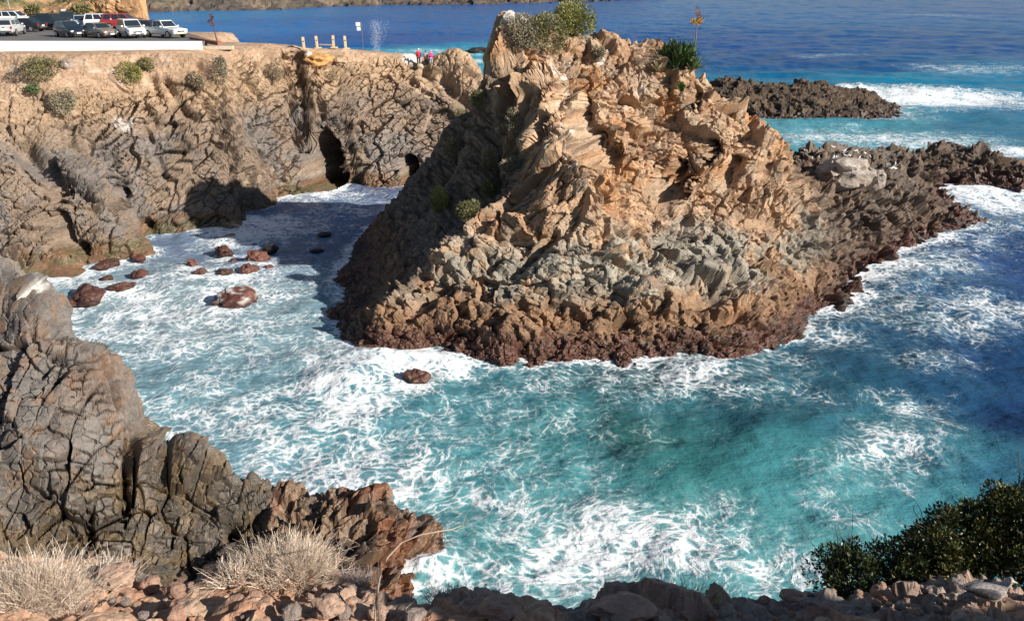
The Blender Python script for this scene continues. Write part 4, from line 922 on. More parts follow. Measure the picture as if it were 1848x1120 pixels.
boulder(940, 42, 26, 20, 'low white stained boulder right of the pointed one on the summit', ISL, col=(0.45, 0.38, 0.32), mat=M_stone, ang=0.9, white=1.0, sink=0.25)
GB = 'grey blocks fallen on the islet bench'
for px, py, w, h, lb in [(1110, 470, 48, 44, 'biggest pale tan block at the foot of the orange face'), (1168, 540, 58, 36, 'wide grey green block at the front of the islet bench'), (1085, 510, 30, 30, 'squarish grey block in the middle of the block pile'), (1140, 525, 30, 34, 'upright grey block left of the wide front one'), (1062, 500, 26, 22, 'tan block at the left end of the block pile'), (1200, 505, 34, 22, 'grey block behind the wide front one')]:
    boulder(px, py, w, h, lb, ISL, col=(0.33, 0.285, 0.22), mat=M_stone, ang=1.1, sink=0.2, group=GB)
boulder(1528, 330, 92, 52, 'huge pale grey boulder between the islet and the dark reef', ISL, col=(0.30, 0.245, 0.20), mat=M_stone, ang=1.2, white=0.25, sink=0.25)
boulder(1582, 332, 40, 40, 'narrow grey boulder right of the huge pale one', ISL, col=(0.28, 0.23, 0.19), mat=M_stone, ang=1.0, white=0.3, sink=0.25)

# loose stones on the ledge
SG = 'loose stones on the near ledge'
_sl = 'loose reddish stone lying on the shady near ledge'
rs = random.Random(4)
spots = []
for k in range(230):
    px, py = rs.uniform(170, 1840), rs.uniform(1040, 1119)
    p = LEDGE.hit(px, py, 2.0)
    if p is None or p[1] > 6.9: continue
    w = rs.choice([10, 12, 14, 18, 22, 28, 38])
    if any((px - a) ** 2 + ((py - b) * 1.5) ** 2 < (w * 0.55 + c * 0.45) ** 2 for a, b, c in spots): continue
    spots.append((px, py, w))
_protos = []
for k in range(7):
    _protos.append(boulder_mesh('stone', (1, 0.85, 0.68), 900 + k * 7, [(0.36, 0.22, 0.155), (0.28, 0.22, 0.19), (0.40, 0.27, 0.20)][k % 3], M_stone, 0.9, sub=3))
for i, (px, py, w) in enumerate(spots):
    p = LEDGE.hit(px, py, 2.0); s = w / FPX * 8.0 / 2
    o = link('stone', _protos[i % 7]); o.location = (p[0], p[1], p[2] + s * 0.25); o.scale = (s, s, s); o.rotation_euler = (rs.uniform(-.3, .3), rs.uniform(-.3, .3), rs.uniform(0, 6.28))
    tag(o, _sl, 'stone', SG)
for px, py, w, h, lb in [(905, 1120, 80, 36, 'big dark rounded boulder on the rim with its right side in sun'), (1130, 1122, 100, 32, 'wide dark angular boulder on the rim in the middle'), (205, 1062, 70, 44, 'smooth tan boulder between the two dry tufts'), (1432, 1086, 40, 20, 'small pointed dark rock on the rim left of the bush'), (590, 1112, 60, 34, 'grey slab at the lower middle of the ledge'), (335, 1112, 54, 30, 'rounded pinkish stone on the sunlit part of the ledge')]:
    boulder(px, py, w, h, lb, LEDGE, col=(0.33, 0.22, 0.16), mat=M_stone, ang=0.9, sink=0.2, flat=1.0)

# ---------------------------------------------------------------- leaf clouds, twigs
def leaf_cloud(lumps, n, ln, wd, cols, seed, up=0.3, hole=0.36):
    """n small pointed leaves near the surface of several ellipsoids; returns V,F,C"""
    g = np.random.default_rng(seed)
    L = np.array(lumps, float)
    vol = L[:, 3] * L[:, 4]; ii = g.choice(len(L), n, p=vol / vol.sum())
    u = g.normal(size=(n, 3)); u /= np.linalg.norm(u, axis=1)[:, None]
    r = 1 - np.abs(g.normal(0, 0.22, n)); r = np.clip(r, 0.2, 1.08)
    ctr = L[ii, :3] + u * r[:, None] * np.stack([L[ii, 3], L[ii, 3], L[ii, 4]], 1)
    clump = fbm(ctr / (ln * 6), seed, 3)
    ok = (clump > hole) | (g.random(n) < 0.25)
    ctr, u, clump = ctr[ok], u[ok], clump[ok]; n = len(ctr)
    d = u + g.normal(0, 0.55, (n, 3)) + np.array((0, 0, up)); d /= np.linalg.norm(d, axis=1)[:, None]
    s = np.cross(d, g.normal(size=(n, 3))); s /= np.linalg.norm(s, axis=1)[:, None] + 1e-9
    k = g.uniform(0.6, 1.3, n)[:, None]
    a = ctr; b = ctr + d * ln * 0.5 * k + s * wd * 0.5 * k; c = ctr + d * ln * k; e = ctr + d * ln * 0.5 * k - s * wd * 0.5 * k
    V = np.stack([a, b, c, e], 1).reshape(-1, 3)
    F = np.arange(4 * n).reshape(n, 4)
    cols = np.array(cols); t = np.clip(g.random(n) * 0.6 + (clump - 0.35) * 1.3, 0, 0.999)
    ci = (t * (len(cols))).astype(int)
    C = cols[ci] * g.uniform(0.75, 1.25, n)[:, None]
    return V, F, np.repeat(C, 4, 0)
def tubes(lines, rads, sides=3):
    """lines: (n,k,3), rads: (n,k)"""
    lines = np.asarray(lines, float); n, k, _ = lines.shape
    T = np.gradient(lines, axis=1); T /= np.linalg.norm(T, axis=2)[..., None] + 1e-9
    ref = np.where(np.abs(T[..., 2:3]) > 0.9, np.array([1.0, 0, 0]), np.array([0, 0, 1.0]))
    A = np.cross(T, ref); A /= np.linalg.norm(A, axis=2)[..., None] + 1e-9; B = np.cross(T, A)
    ang = np.arange(sides) * 2 * math.pi / sides
    V = lines[:, :, None] + (A[:, :, None] * np.cos(ang)[:, None] + B[:, :, None] * np.sin(ang)[:, None]) * np.asarray(rads)[..., None, None]
    idx = np.arange(n * k * sides).reshape(n, k, sides)
    a = idx[:, :-1]; b = idx[:, 1:]
    F = np.stack([a, np.roll(a, -1, 2), np.roll(b, -1, 2), b], -1).reshape(-1, 4)
    return V.reshape(-1, 3), F
def curve_lines(base, d0, L, k, bend, g):
    """n curved stems"""
    n = len(base); t = np.linspace(0, 1, k)
    d0 = d0 / np.linalg.norm(d0, axis=1)[:, None]
    side = g.normal(0, 1, (n, 3)); w2 = g.normal(0, 1, (n, 3))
    P = base[:, None] + d0[:, None] * (t[None, :, None] * L[:, None, None]) + side[:, None] * (bend * L[:, None, None] * (t ** 2)[None, :, None]) + w2[:, None] * (bend * 0.35 * L[:, None, None] * (np.sin(t * 7))[None, :, None] * t[None, :, None])
    return P
def shrub(p, w, h, cols, label, seed, n=1500, ln=0.12, wd=0.05, lump=6, name='shrub', cat='shrub', group=None, stems=10, mat=None, up=0.4, part='foliage'):
    root = empty(name, p); tag(root, label, cat, group)
    g = np.random.default_rng(seed)
    L = [(0, 0, h * 0.45, w * 0.42, h * 0.5)]
    for k in range(lump):
        a = g.uniform(0, 6.28); r = w * g.uniform(0.15, 0.34); s = g.uniform(0.55, 0.85)
        L.append((math.cos(a) * r, math.sin(a) * r, h * g.uniform(0.25, 0.65), w * 0.30 * s, h * 0.40 * s))
    V, F, C = leaf_cloud(L, int(n * 2.0), ln, wd, cols, seed, up, 0.30)
    link(part, mesh_np(part, V, F, [mat or M_leaf], False, C), root)
    b = np.zeros((stems, 3)); b[:, :2] = g.normal(0, w * 0.04, (stems, 2)); b[:, 2] = -0.25
    d = g.normal(0, 0.5, (stems, 3)); d[:, 2] = 1
    ln_ = curve_lines(b, d, g.uniform(0.6, 0.95, stems) * h, 5, 0.12, g)
    V, F = tubes(ln_, np.linspace(0.03, 0.008, 5)[None].repeat(stems, 0) * max(0.6, w / 2), 4)
    link('stem', mesh_np('stem', V, F, [M_bark], True, np.tile((0.16, 0.12, 0.09), (len(V), 1))), root)
    return root
def px_size(p, n): return n / FPX * (p[1] * math.cos(PITCH) + (CAM_H - p[2]) * math.sin(PITCH))
OLIVE = [(0.12, 0.11, 0.05), (0.18, 0.165, 0.07), (0.25, 0.23, 0.10)]
YGREEN = [(0.14, 0.145, 0.04), (0.23, 0.23, 0.06), (0.34, 0.31, 0.10)]
GREYG = [(0.17, 0.15, 0.10), (0.25, 0.22, 0.15), (0.33, 0.28, 0.19)]
DRYB = [(0.19, 0.145, 0.09), (0.28, 0.22, 0.14), (0.36, 0.29, 0.19)]
def shrub_px(F, px, py, w, h, cols, label, n=1500, **kw):
    p = F.hit(px, py)
    if p is None: p = F.hit(px, py + 14)
    W, H = px_size(p, w), px_size(p, h)
    return shrub((p[0], p[1] + W * 0.15, p[2] - 0.1), W, H * 1.08, cols, label, int(px + py * 3), n, ln=kw.pop('ln', 0.15), wd=kw.pop('wd', 0.065), **kw)
# on the islet
shrub_px(ISL, 940, 82, 74, 56, GREYG, 'grey green rounded shrub just right of the white summit boulders', 3200)
shrub_px(ISL, 988, 96, 88, 70, OLIVE, 'olive shrub in the middle of the three on the islet summit', 4200)
shrub_px(ISL, 1034, 62, 84, 58, YGREEN, 'yellow green domed shrub highest on the islet', 4500)
shrub_px(ISL, 1078, 104, 34, 22, GREYG, 'small pale sprawling shrub right of the summit shrubs', 700)
shrub_px(ISL, 1228, 164, 18, 18, [(0.05, 0.12, 0.02), (0.09, 0.2, 0.03)], 'tiny bright green plant below the agave', 350, lump=2)
for i, (px, py, w, h, c, lb) in enumerate([(820, 292, 44, 48, DRYB, 'dry beige bush on the shaded flank of the islet'), (884, 318, 30, 56, DRYB, 'tall dry spiky bush in the shaded hollow of the islet'), (928, 236, 28, 40, GREYG, 'thin grey bush at the shadow edge high on the flank'), (795, 380, 34, 44, YGREEN, 'low green bush on the shaded flank near the bottom'), (846, 398, 40, 38, OLIVE, 'dark olive bush where the shaded flank meets the sunlit rock'), (922, 312, 36, 26, GREYG, 'grey tuft under the pale buttress top'), (862, 190, 22, 26, OLIVE, 'small bush on the skyline of the shaded flank'), (880, 350, 26, 26, OLIVE, 'small olive tuft in the shade below the tall dry bush')]):
    shrub_px(ISL, px, py, w, h, c, lb, 900, ln=0.24, wd=0.05)
# on the headland slope
for px, py, w, h, c, lb, n in [(70, 146, 76, 42, OLIVE, 'broad olive shrub at the left of the dirt slope', 2600), (232, 152, 52, 40, YGREEN, 'bright green shrub in the middle of the dirt slope', 2000), (264, 128, 32, 24, OLIVE, 'small olive shrub up and right of the bright green one', 900), (112, 206, 46, 46, GREYG, 'grey dry shrub below the broad olive one', 1700), (60, 166, 28, 14, [(0.07, 0.11, 0.04), (0.1, 0.16, 0.06)], 'little green patch plant below the broad olive shrub', 500), (396, 148, 34, 46, GREYG, 'grey shrub beside a dark notch in the cliff', 1300), (356, 158, 26, 30, DRYB, 'dry shrub on the cliff left of the grey one', 800), (490, 140, 44, 26, DRYB, 'dry sprawling shrub below the end of the dirt path', 900), (830, 212, 26, 16, OLIVE, 'olive tuft where the headland dips behind the islet', 400), (600, 145, 24, 16, DRYB, 'dry tuft on the sunny rock below the posts', 300)]:
    shrub_px(FAR, px, py, w, h, c, lb, n)

# agave clump with its flower stalk
def agave():
    p = ISL.hit(1216, 132); sc = px_size(p, 1)
    root = empty('agave_clump', (p[0], p[1] + 0.4, p[2] + 0.12)); tag(root, 'clump of spiky green agaves with one tall flower stalk on the islet', 'agave')
    g = np.random.default_rng(3)
    spots = [(a * 1.15, b * 1.15, c * 1.25) for a, b, c in [(-26, -4, 0.75), (-10, 10, 0.95), (6, 16, 1.0), (20, 12, 0.95), (28, -2, 0.85), (2, -4, 0.9), (14, 0, 0.9), (-14, -6, 0.7), (30, -16, 0.6), (-2, 24, 0.8), (18, 24, 0.8)]]
    for i, (dx, dz, s) in enumerate(spots):
        n = 46; az = g.uniform(0, 6.28, n); el = g.uniform(0.1, 1.45, n); L = g.uniform(0.75, 1.25, n) * s
        d = np.stack([np.cos(az) * np.cos(el), np.sin(az) * np.cos(el), np.sin(el)], 1)
        side = np.stack([-np.sin(az), np.cos(az), 0 * az], 1); upv = np.cross(side, d) * -1
        c0 = np.array((dx * sc, g.uniform(-0.5, 0.5), max(dz * sc, -0.3) * 0.75 + 0.15))
        ts = [0.0, 0.3, 0.7, 1.0]; ws = [0.07, 0.10, 0.075, 0.003]
        V = []
        for t, w in zip(ts, ws):
            q = c0 + d * (L * t)[:, None] + np.array((0, 0, 1)) * (0.10 * L * t * t)[:, None]
            V += [q - side * w * s + upv * 0.02, q - upv * 0.0 + upv * -0.015, q + side * w * s + upv * 0.02]
        V = np.stack(V, 1).reshape(-1, 3); k = np.arange(n)[:, None] * 12
        F = []
        for r in range(3):
            for a in range(2): F.append(np.concatenate([k + r * 3 + a, k + r * 3 + a + 1, k + r * 3 + a + 4, k + r * 3 + a + 3], 1))
        F = np.concatenate(F)
        dead = i in (0, 8)
        base = np.array((0.34, 0.29, 0.19) if dead else (0.075, 0.125, 0.045))
        C = np.repeat(base[None] * g.uniform(0.6, 1.6, n)[:, None], 12, 0)
        o = link('rosette', mesh_np('rosette', V, F, [M_gloss], False, C), root)
        if i == 0: o['label'] = 'withered pale rosette'
    # stalk
    b = np.array((30 * sc, 0.1, 0.1)); H = px_size(p, 92)
    t = np.linspace(0, 1, 8); line = b + np.stack([0.35 * t + 0.12 * np.sin(t * 4), 0 * t, H * t], 1)
    V, F = tubes(line[None], np.linspace(0.055, 0.028, 8)[None], 7)
    st = link('flower_stalk', mesh_np('flower_stalk', V, F, [M_bark], True, np.tile((0.22, 0.14, 0.09), (len(V), 1))), root)
    top = line[-1]
    L = [(top[0] + dx, dy, top[2] + dz, r, r * 0.9) for dx, dy, dz, r in [(-0.24, 0, -0.42, 0.2), (0.22, 0.05, -0.36, 0.22), (0, -0.15, -0.46, 0.18), (0.08, 0.1, 0.05, 0.14), (-0.06, 0, 0.34, 0.13)]]
    V, F, C = leaf_cloud(L, 500, 0.13, 0.05, [(0.28, 0.12, 0.03), (0.55, 0.33, 0.03), (0.65, 0.42, 0.05)], 9, 0.6)
    C[V[:, 2] > top[2] - 0.2] *= np.array((0.45, 0.3, 0.5))
    link('flower_cluster', mesh_np('flower_cluster', V, F, [M_leaf], False, C), st)
agave()
def dead_stalk():
    p = FAR.hit(393, 78); H = px_size(p, 46)
    root = empty('agave_stalk', (p[0], p[1], p[2])); tag(root, 'thin dark dry agave stalk standing against the sea near the white wall', 'plant stalk')
    t = np.linspace(0, 1, 6); line = np.stack([-0.35 * t, 0 * t, H * t - 0.1], 1)
    V, F = tubes(line[None], np.linspace(0.07, 0.04, 6)[None], 6)
    link('stem', mesh_np('stem', V, F, [M_bark], True, np.tile((0.13, 0.06, 0.055), (len(V), 1))), root)
    e = line[-1]; V, F, C = leaf_cloud([(e[0], 0, e[2] - 0.05, 0.17, 0.3), (e[0] - 0.1, 0, e[2] - 0.45, 0.2, 0.16), (e[0] + 0.12, 0, e[2] - 0.75, 0.17, 0.12)], 260, 0.16, 0.07, [(0.10, 0.045, 0.045), (0.17, 0.07, 0.06)], 5, 0.5)
    link('seed_head', mesh_np('seed_head', V, F, [M_leaf], False, C), root)
dead_stalk()

# foreground evergreen bush
def fore_bush():
    root = empty('bush', (4.6, 7.0, 14.2)); tag(root, 'dense dark green bush at the lower right corner, sunlit on its right', 'bush')
    O = np.array((4.6, 7.0, 14.2)); L = []
    for px, py, y, r, rz in [(1500, 1052, 6.9, 0.20, 0.16), (1530, 1040, 6.9, 0.30, 0.24), (1580, 1030, 7.0, 0.36, 0.28), (1630, 1020, 7.1, 0.40, 0.34), (1690, 1012, 7.15, 0.44, 0.40), (1740, 985, 7.25, 0.42, 0.40), (1790, 965, 7.35, 0.46, 0.46), (1840, 945, 7.45, 0.46, 0.46), (1890, 940, 7.5, 0.55, 0.5), (1960, 950, 7.5, 0.6, 0.55), (1800, 1010, 7.1, 0.42, 0.3), (1870, 1000, 7.1, 0.5, 0.4), (1720, 1030, 7.0, 0.36, 0.24), (1650, 1045, 6.95, 0.3, 0.18)]:
        q = at_y(px, py, y) - O; L.append((*q, r * 0.92, rz * 0.9))
    gb = np.random.default_rng(12)
    for k in range(110):
        c = L[gb.integers(0, 14)]; u = gb.normal(size=3); u /= np.linalg.norm(u); u[2] = abs(u[2]); s = gb.uniform(0.07, 0.17)
        L.append((c[0] + u[0] * c[3], c[1] + u[1] * c[3], c[2] + u[2] * c[4], s, s * 1.1))
    V, F, C = leaf_cloud(L, 64000, 0.052, 0.021, [(0.022, 0.030, 0.012), (0.040, 0.052, 0.018), (0.062, 0.074, 0.026), (0.16, 0.145, 0.045)], 77, 0.5, 0.36)
    link('foliage', mesh_np('foliage', V, F, [M_gloss], False, C), root)
    g = np.random.default_rng(8); n = 140
    li = g.integers(0, len(L), n); La = np.array(L)[li]
    b = La[:, :3] * np.array((0.95, 1, 1)) + np.array((0, 0, -0.25)) ; d = g.normal(0, 0.6, (n, 3)); d[:, 2] += 0.8
    ln_ = curve_lines(b, d, g.uniform(0.3, 0.65, n), 6, 0.15, g)
    V, F = tubes(ln_, np.linspace(0.008, 0.002, 6)[None].repeat(n, 0), 4)
    link('twigs', mesh_np('twigs', V, F, [M_bark], True, np.tile((0.10, 0.075, 0.055), (len(V), 1))), root)
fore_bush()

# dry tufts on the ledge
def tuft(px, py, y, w, h, n, label, seed, cols, spread=0.9, thick=0.0032, name='dry_bush', cat='dry bush', part='stalks', fork=True, lean=(0, 0)):
    q = LEDGE.hit(px, py, 2.0); p = q if q is not None else at_y(px, py, y)
    root = empty(name, tuple(p)); tag(root, label, cat)
    g = np.random.default_rng(seed); cols = np.array(cols)
    b = np.zeros((n, 3)); b[:, 0] = g.normal(0, w * 0.20, n); b[:, 1] = g.normal(0, w * 0.13, n); b[:, 2] = -0.02 - 0.10 * (b[:, 0] / w) ** 2
    d = np.stack([b[:, 0] * 2.2 / w * spread + g.normal(0, 0.35, n) + lean[0], b[:, 1] * 2.2 / w * spread + g.normal(0, 0.35, n) + lean[1], np.abs(g.normal(0.9, 0.3, n))], 1)
    Ln = h * g.uniform(0.45, 1.1, n)
    A = curve_lines(b, d, Ln, 6, 0.13, g)
    R = np.linspace(1.0, 0.35, 6)[None] * (thick * g.uniform(0.6, 1.4, n))[:, None]
    lines, rads = [A], [R]; cc = [np.repeat(g.integers(0, len(cols), n), 6 * 3)]
    if fork:
        for kk in range(2):
            j = g.integers(1, 4, n); st = A[np.arange(n), j]
            d2 = d / np.linalg.norm(d, axis=1)[:, None] + g.normal(0, 0.5, (n, 3))
            B = curve_lines(st, d2, Ln * g.uniform(0.25, 0.5, n), 6, 0.12, g)
            lines.append(B); rads.append(R * 0.7); cc.append(np.repeat(g.integers(0, len(cols), n), 6 * 3))
    V, F = tubes(np.concatenate(lines), np.concatenate(rads), 3)
    C = cols[np.concatenate(cc)] * np.repeat(g.uniform(0.75, 1.2, len(V) // 18), 18)[:, None]
    link(part, mesh_np(part, V, F, [M_dry], False, C), root)
    return root
STRAW = [(0.64, 0.53, 0.43), (0.76, 0.65, 0.54), (0.54, 0.42, 0.32), (0.66, 0.53, 0.41)]
tuft(58, 1095, 6.5, 0.85, 0.47, 1500, 'big pale dry bush at the lower left corner', 1, STRAW)
tuft(200, 1040, 6.8, 0.5, 0.25, 320, 'small pale dry tuft right of the corner bush', 2, STRAW)
tuft(518, 1030, 6.8, 0.85, 0.33, 1500, 'domed pale dry bush on the mound of the ledge', 3, STRAW, 1.2)
tuft(430, 1045, 6.7, 0.4, 0.25, 160, 'sparse dry twigs at the left foot of the domed dry bush', 31, STRAW, 1.3)
tuft(640, 1050, 6.6, 0.4, 0.16, 160, 'thin greyish sprigs at the right foot of the domed dry bush', 32, [(0.4, 0.33, 0.29), (0.33, 0.26, 0.25)])
tuft(1262, 1090, 6.2, 0.42, 0.34, 110, 'clump of long straw blades leaning right on the rim', 4, [(0.55, 0.42, 0.24), (0.48, 0.35, 0.19)], 0.7, 0.0028, 'grass_tuft', 'grass tuft', 'blades', False, (0.45, 0))
tuft(1225, 1095, 6.2, 0.55, 0.30, 130, 'dark bare twiggy bush beside the straw clump', 5, [(0.06, 0.045, 0.04), (0.10, 0.07, 0.055)], 1.2, 0.0024)
tuft(812, 1085, 6.2, 0.42, 0.16, 260, 'low dark heathery plant on the rim left of the boulder', 6, [(0.05, 0.04, 0.05), (0.085, 0.06, 0.07)], 1.0, 0.003, 'low_plant', 'plant')
tuft(130, 1108, 5.7, 0.6, 0.30, 60, 'few long pale stalks sprawling in front of the corner bush', 7, STRAW, 1.6, 0.003, 'straw_tuft', 'dry stems', 'stalks', False)
def long_stem():
    root = empty('bare_branch', tuple(at_y(676, 1135, 5.5))); tag(root, 'long bare stem arching from the ledge out over the water', 'dry stem')
    O = np.array(root.location)
    def poly(pts, r0, r1, part, y0, y1, col):
        ys = np.linspace(y0, y1, len(pts)); P = np.array([at_y(px, py, y) for (px, py), y in zip(pts, ys)]) - O
        V, F = tubes(P[None], np.linspace(r0, r1, len(pts))[None], 5)
        return link(part, mesh_np(part, V, F, [M_dry], True, np.tile(col, (len(V), 1))), root)
    poly([(676, 1135), (679, 1080), (685, 1040), (700, 1005), (725, 978), (760, 964), (800, 957), (815, 955), (832, 948)], 0.012, 0.004, 'stem', 5.5, 5.9, (0.42, 0.33, 0.26))
    poly([(815, 955), (824, 959), (834, 950), (842, 925), (862, 905), (880, 890)], 0.004, 0.002, 'branch', 5.87, 5.95, (0.45, 0.37, 0.3))
    poly([(834, 950), (850, 935), (868, 928)], 0.003, 0.0015, 'branch', 5.9, 5.95, (0.45, 0.37, 0.3))
    poly([(838, 945), (855, 952), (862, 958)], 0.003, 0.0015, 'branch', 5.9, 5.95, (0.2, 0.15, 0.13))
    poly([(684, 1130), (681, 1060), (683, 1010)], 0.009, 0.003, 'stem', 5.5, 5.6, (0.12, 0.09, 0.08))
    r2 = empty('bare_branch', tuple(at_y(706, 1125, 5.5))); tag(r2, 'slanting pale bare twig lying up the ledge right of the arching stem', 'dry stem')
    O2 = np.array(r2.location); P = np.array([at_y(a, b, c) for a, b, c in [(706, 1122, 5.5), (740, 1090, 5.75), (760, 1074, 5.9), (790, 1078, 6.0)]]) - O2
    V, F = tubes(P[None], np.linspace(0.006, 0.002, 4)[None], 4); link('stem', mesh_np('stem', V, F, [M_dry], True, np.tile((0.35, 0.28, 0.23), (len(V), 1))), r2)
long_stem()

# trees far off
def tree(p, H, W, label, seed, cols, n=700, leaf=0.5):
    root = empty('tree', tuple(p)); tag(root, label, 'tree'); g = np.random.default_rng(seed)
    t = np.linspace(0, 1, 6); line = np.stack([0.04 * H * np.sin(t * 3), 0 * t, H * 0.62 * t - 0.3], 1)
    lines = [line]; rad = [np.linspace(0.035 * H, 0.012 * H, 6)]
    for k in range(6):
        a = g.uniform(0, 6.28); s = line[3 + k % 3]; e = s + np.array((math.cos(a) * W * 0.33, math.sin(a) * W * 0.33, H * 0.25))
        lines.append(np.array([s + (e - s) * u + np.array((0, 0, -0.04 * H * math.sin(u * 3))) for u in t])); rad.append(np.linspace(0.014 * H, 0.005 * H, 6))
    V, F = tubes(np.array(lines), np.array(rad), 6)
    link('trunk', mesh_np('trunk', V, F, [M_bark], True, np.tile((0.09, 0.065, 0.05), (len(V), 1))), root)
    L = [(0, 0, H * 0.68, W * 0.3, H * 0.26)] + [(math.cos(a) * W * 0.28, math.sin(a) * W * 0.28, H * g.uniform(0.5, 0.8), W * 0.2, H * 0.15) for a in np.arange(6) * 1.05]
    V, F, C = leaf_cloud(L, n, leaf, leaf * 0.45, cols, seed, 0.2)
    link('crown', mesh_np('crown', V, F, [M_leaf], False, C), root)
TG = [(0.035, 0.055, 0.016), (0.06, 0.09, 0.022), (0.12, 0.14, 0.03)]
q = at_z(342, 21, 0.0); tree((q[0], q[1] + 22, 7.0), 12, 9, 'dark green tree on the far shore right of the orange bluff', 51, TG, 900, 1.0)
q = at_y(114, 8, 140); tree((q[0], q[1], 17.2), 4.2, 5.0, 'bright green tree on the hillside behind the parked cars', 52, YGREEN, 900, 0.4)
q = at_y(10, 16, 136); tree((q[0], q[1], 17.0), 2.6, 4.4, 'dark bushy tree at the far left above the white car', 53, TG, 700, 0.35)
for px, py, w, h, lb in [(62, 24, 26, 14, 'brown green bush on the orange cut behind the cars'), (150, 24, 34, 16, 'olive bush between the two orange cuts')]:
    q = at_y(px, py, 131.5); shrub(tuple(q), px_size(q, w), px_size(q, h), OLIVE, lb, px, 600, 0.4, 0.16)
# ================================================================== THINGS: wall, posts, signs, cars, people, birds
def bm_obj(name, bm, mat, parent=None, smooth=False, bevel=0.0):
    if bevel: bmesh.ops.bevel(bm, geom=bm.edges[:], offset=bevel, segments=2, affect='EDGES', profile=0.7)
    bmesh.ops.recalc_face_normals(bm, faces=bm.faces)
    me = bpy.data.meshes.new(name); bm.to_mesh(me); bm.free()
    if smooth:
        for f in me.polygons: f.use_smooth = True
    me.materials.append(mat); return link(name, me, parent)
def bm_box(bm, c, s, rot=None):
    r = bmesh.ops.create_cube(bm, size=1.0); M = Matrix.Translation(c) @ (rot.to_4x4() if rot else Matrix()) @ Matrix.Diagonal((*s, 1))
    bmesh.ops.transform(bm, matrix=M, verts=r['verts']); return bm
def bm_cyl(bm, c, r, h, axis='Z', seg=16, r2=None):
    q = bmesh.ops.create_cone(bm, cap_ends=True, segments=seg, radius1=r, radius2=r if r2 is None else r2, depth=h)
    R = {'Z': Matrix(), 'Y': Matrix.Rotation(math.pi / 2, 4, 'X'), 'X': Matrix.Rotation(math.pi / 2, 4, 'Y')}[axis]
    bmesh.ops.transform(bm, matrix=Matrix.Translation(c) @ R, verts=q['verts']); return bm
def hexa(bm, b, t):
    v = [bm.verts.new(p) for p in b] + [bm.verts.new(p) for p in t]
    for f in [(0, 3, 2, 1), (4, 5, 6, 7), (0, 1, 5, 4), (1, 2, 6, 5), (2, 3, 7, 6), (3, 0, 4, 7)]: bm.faces.new([v[i] for i in f])
WHITEP = plain('white_wall_paint', (0.86, 0.85, 0.83), 0.7, 0.05, 0.8)
# white parapet wall along the car park
def wall():
    a0, a1 = np.array((-60.0, 70.4)), np.array((-28.4, 77.3)); n = (a1 - a0); L = np.linalg.norm(n); n /= L; s = np.array((-n[1], n[0])) * 0.28
    root = empty('parapet_wall', (-44, 74, 14.6)); tag(root, 'long low white painted wall in front of the parked cars', 'wall')
    O = np.array((-44, 74))
    bm = bmesh.new(); k = 12
    for i in range(k):
        p0, p1 = a0 + n * L * i / k - O, a0 + n * L * (i + 1) / k - O
        z0, z1 = np.interp([i / k, (i + 1) / k], [0, 1], [15.52, 15.0]) - 14.6
        g = 0.004
        p1 = p1 - n * g
        b = [(*p0, -0.8), (*p1, -0.8), (*(p1 + s), -0.8), (*(p0 + s), -0.8)]; t = [(*p0, z0), (*p1, z1), (*(p1 + s), z1), (*(p0 + s), z0)]
        hexa(bm, b, t)
    bm_obj('wall_body', bm, WHITEP, root)
    bm = bmesh.new(); p0, p1 = a0 - O - s * 0.12, a1 - O - s * 0.12; s2 = s * 1.24
    hexa(bm, [(*p0, 0.923), (*p1, 0.403), (*(p1 + s2), 0.403), (*(p0 + s2), 0.923)], [(*p0, 1.0), (*p1, 0.48), (*(p1 + s2), 0.48), (*(p0 + s2), 1.0)])
    bm_obj('coping', bm, WHITEP, root)
wall()
def beam():
    a, b = at_y(346, 70, 84.5), at_y(397, 79, 81); c = (a + b) / 2; d = Vector(b - a); bm = bmesh.new()
    bm_box(bm, (0, 0, 0), (d.length, 0.5, 0.34)); o = bm_obj('timber_beam', bm, plain('rust_wood', (0.26, 0.11, 0.065), 0.8, 0.3, 3), None, bevel=0.03)
    o.location = c; o.rotation_euler = d.to_track_quat('X', 'Z').to_euler(); tag(o, 'reddish brown timber beam sloping down beside the last pickup', 'beam')
    bm = bmesh.new(); bm_box(bm, (0, 0, 0), (3.0, 1.1, 0.3)); o = bm_obj('slab', bm, plain('cream_stone', (0.55, 0.46, 0.34), 0.85, 0.15, 3), None, bevel=0.04)
    p = FAR.hit(392, 88); o.location = (p[0], p[1], p[2] + 0.08); o.rotation_euler = (0, 0, 0.15); tag(o, 'pale cream flat slab at the right end of the white wall', 'slab')
    for px, py, w, lb in [(483, 83, 24, 'weathered board lying on the dirt near the cliff top'), (588, 82, 22, 'pale plank lying behind the posts'), (526, 92, 12, 'short dark board on the dirt before the posts')]:
        p = FAR.hit(px, py)
        if p is None: p = at_z(px, py, 13.5)
        bm = bmesh.new(); bm_box(bm, (0, 0, 0), (px_size(p, w), 0.25, 0.12)); o = bm_obj('plank', bm, plain('old_board', (0.40, 0.29, 0.19), 0.85, 0.25, 4), None, bevel=0.01)
        o.location = (p[0], p[1], p[2] + 0.06); o.rotation_euler = (0.05, 0.04, 0.1); tag(o, lb, 'plank')
beam()
M_post = plain('post_wood', (0.56, 0.43, 0.25), 0.85, 0.25, 5, bump=0.02)
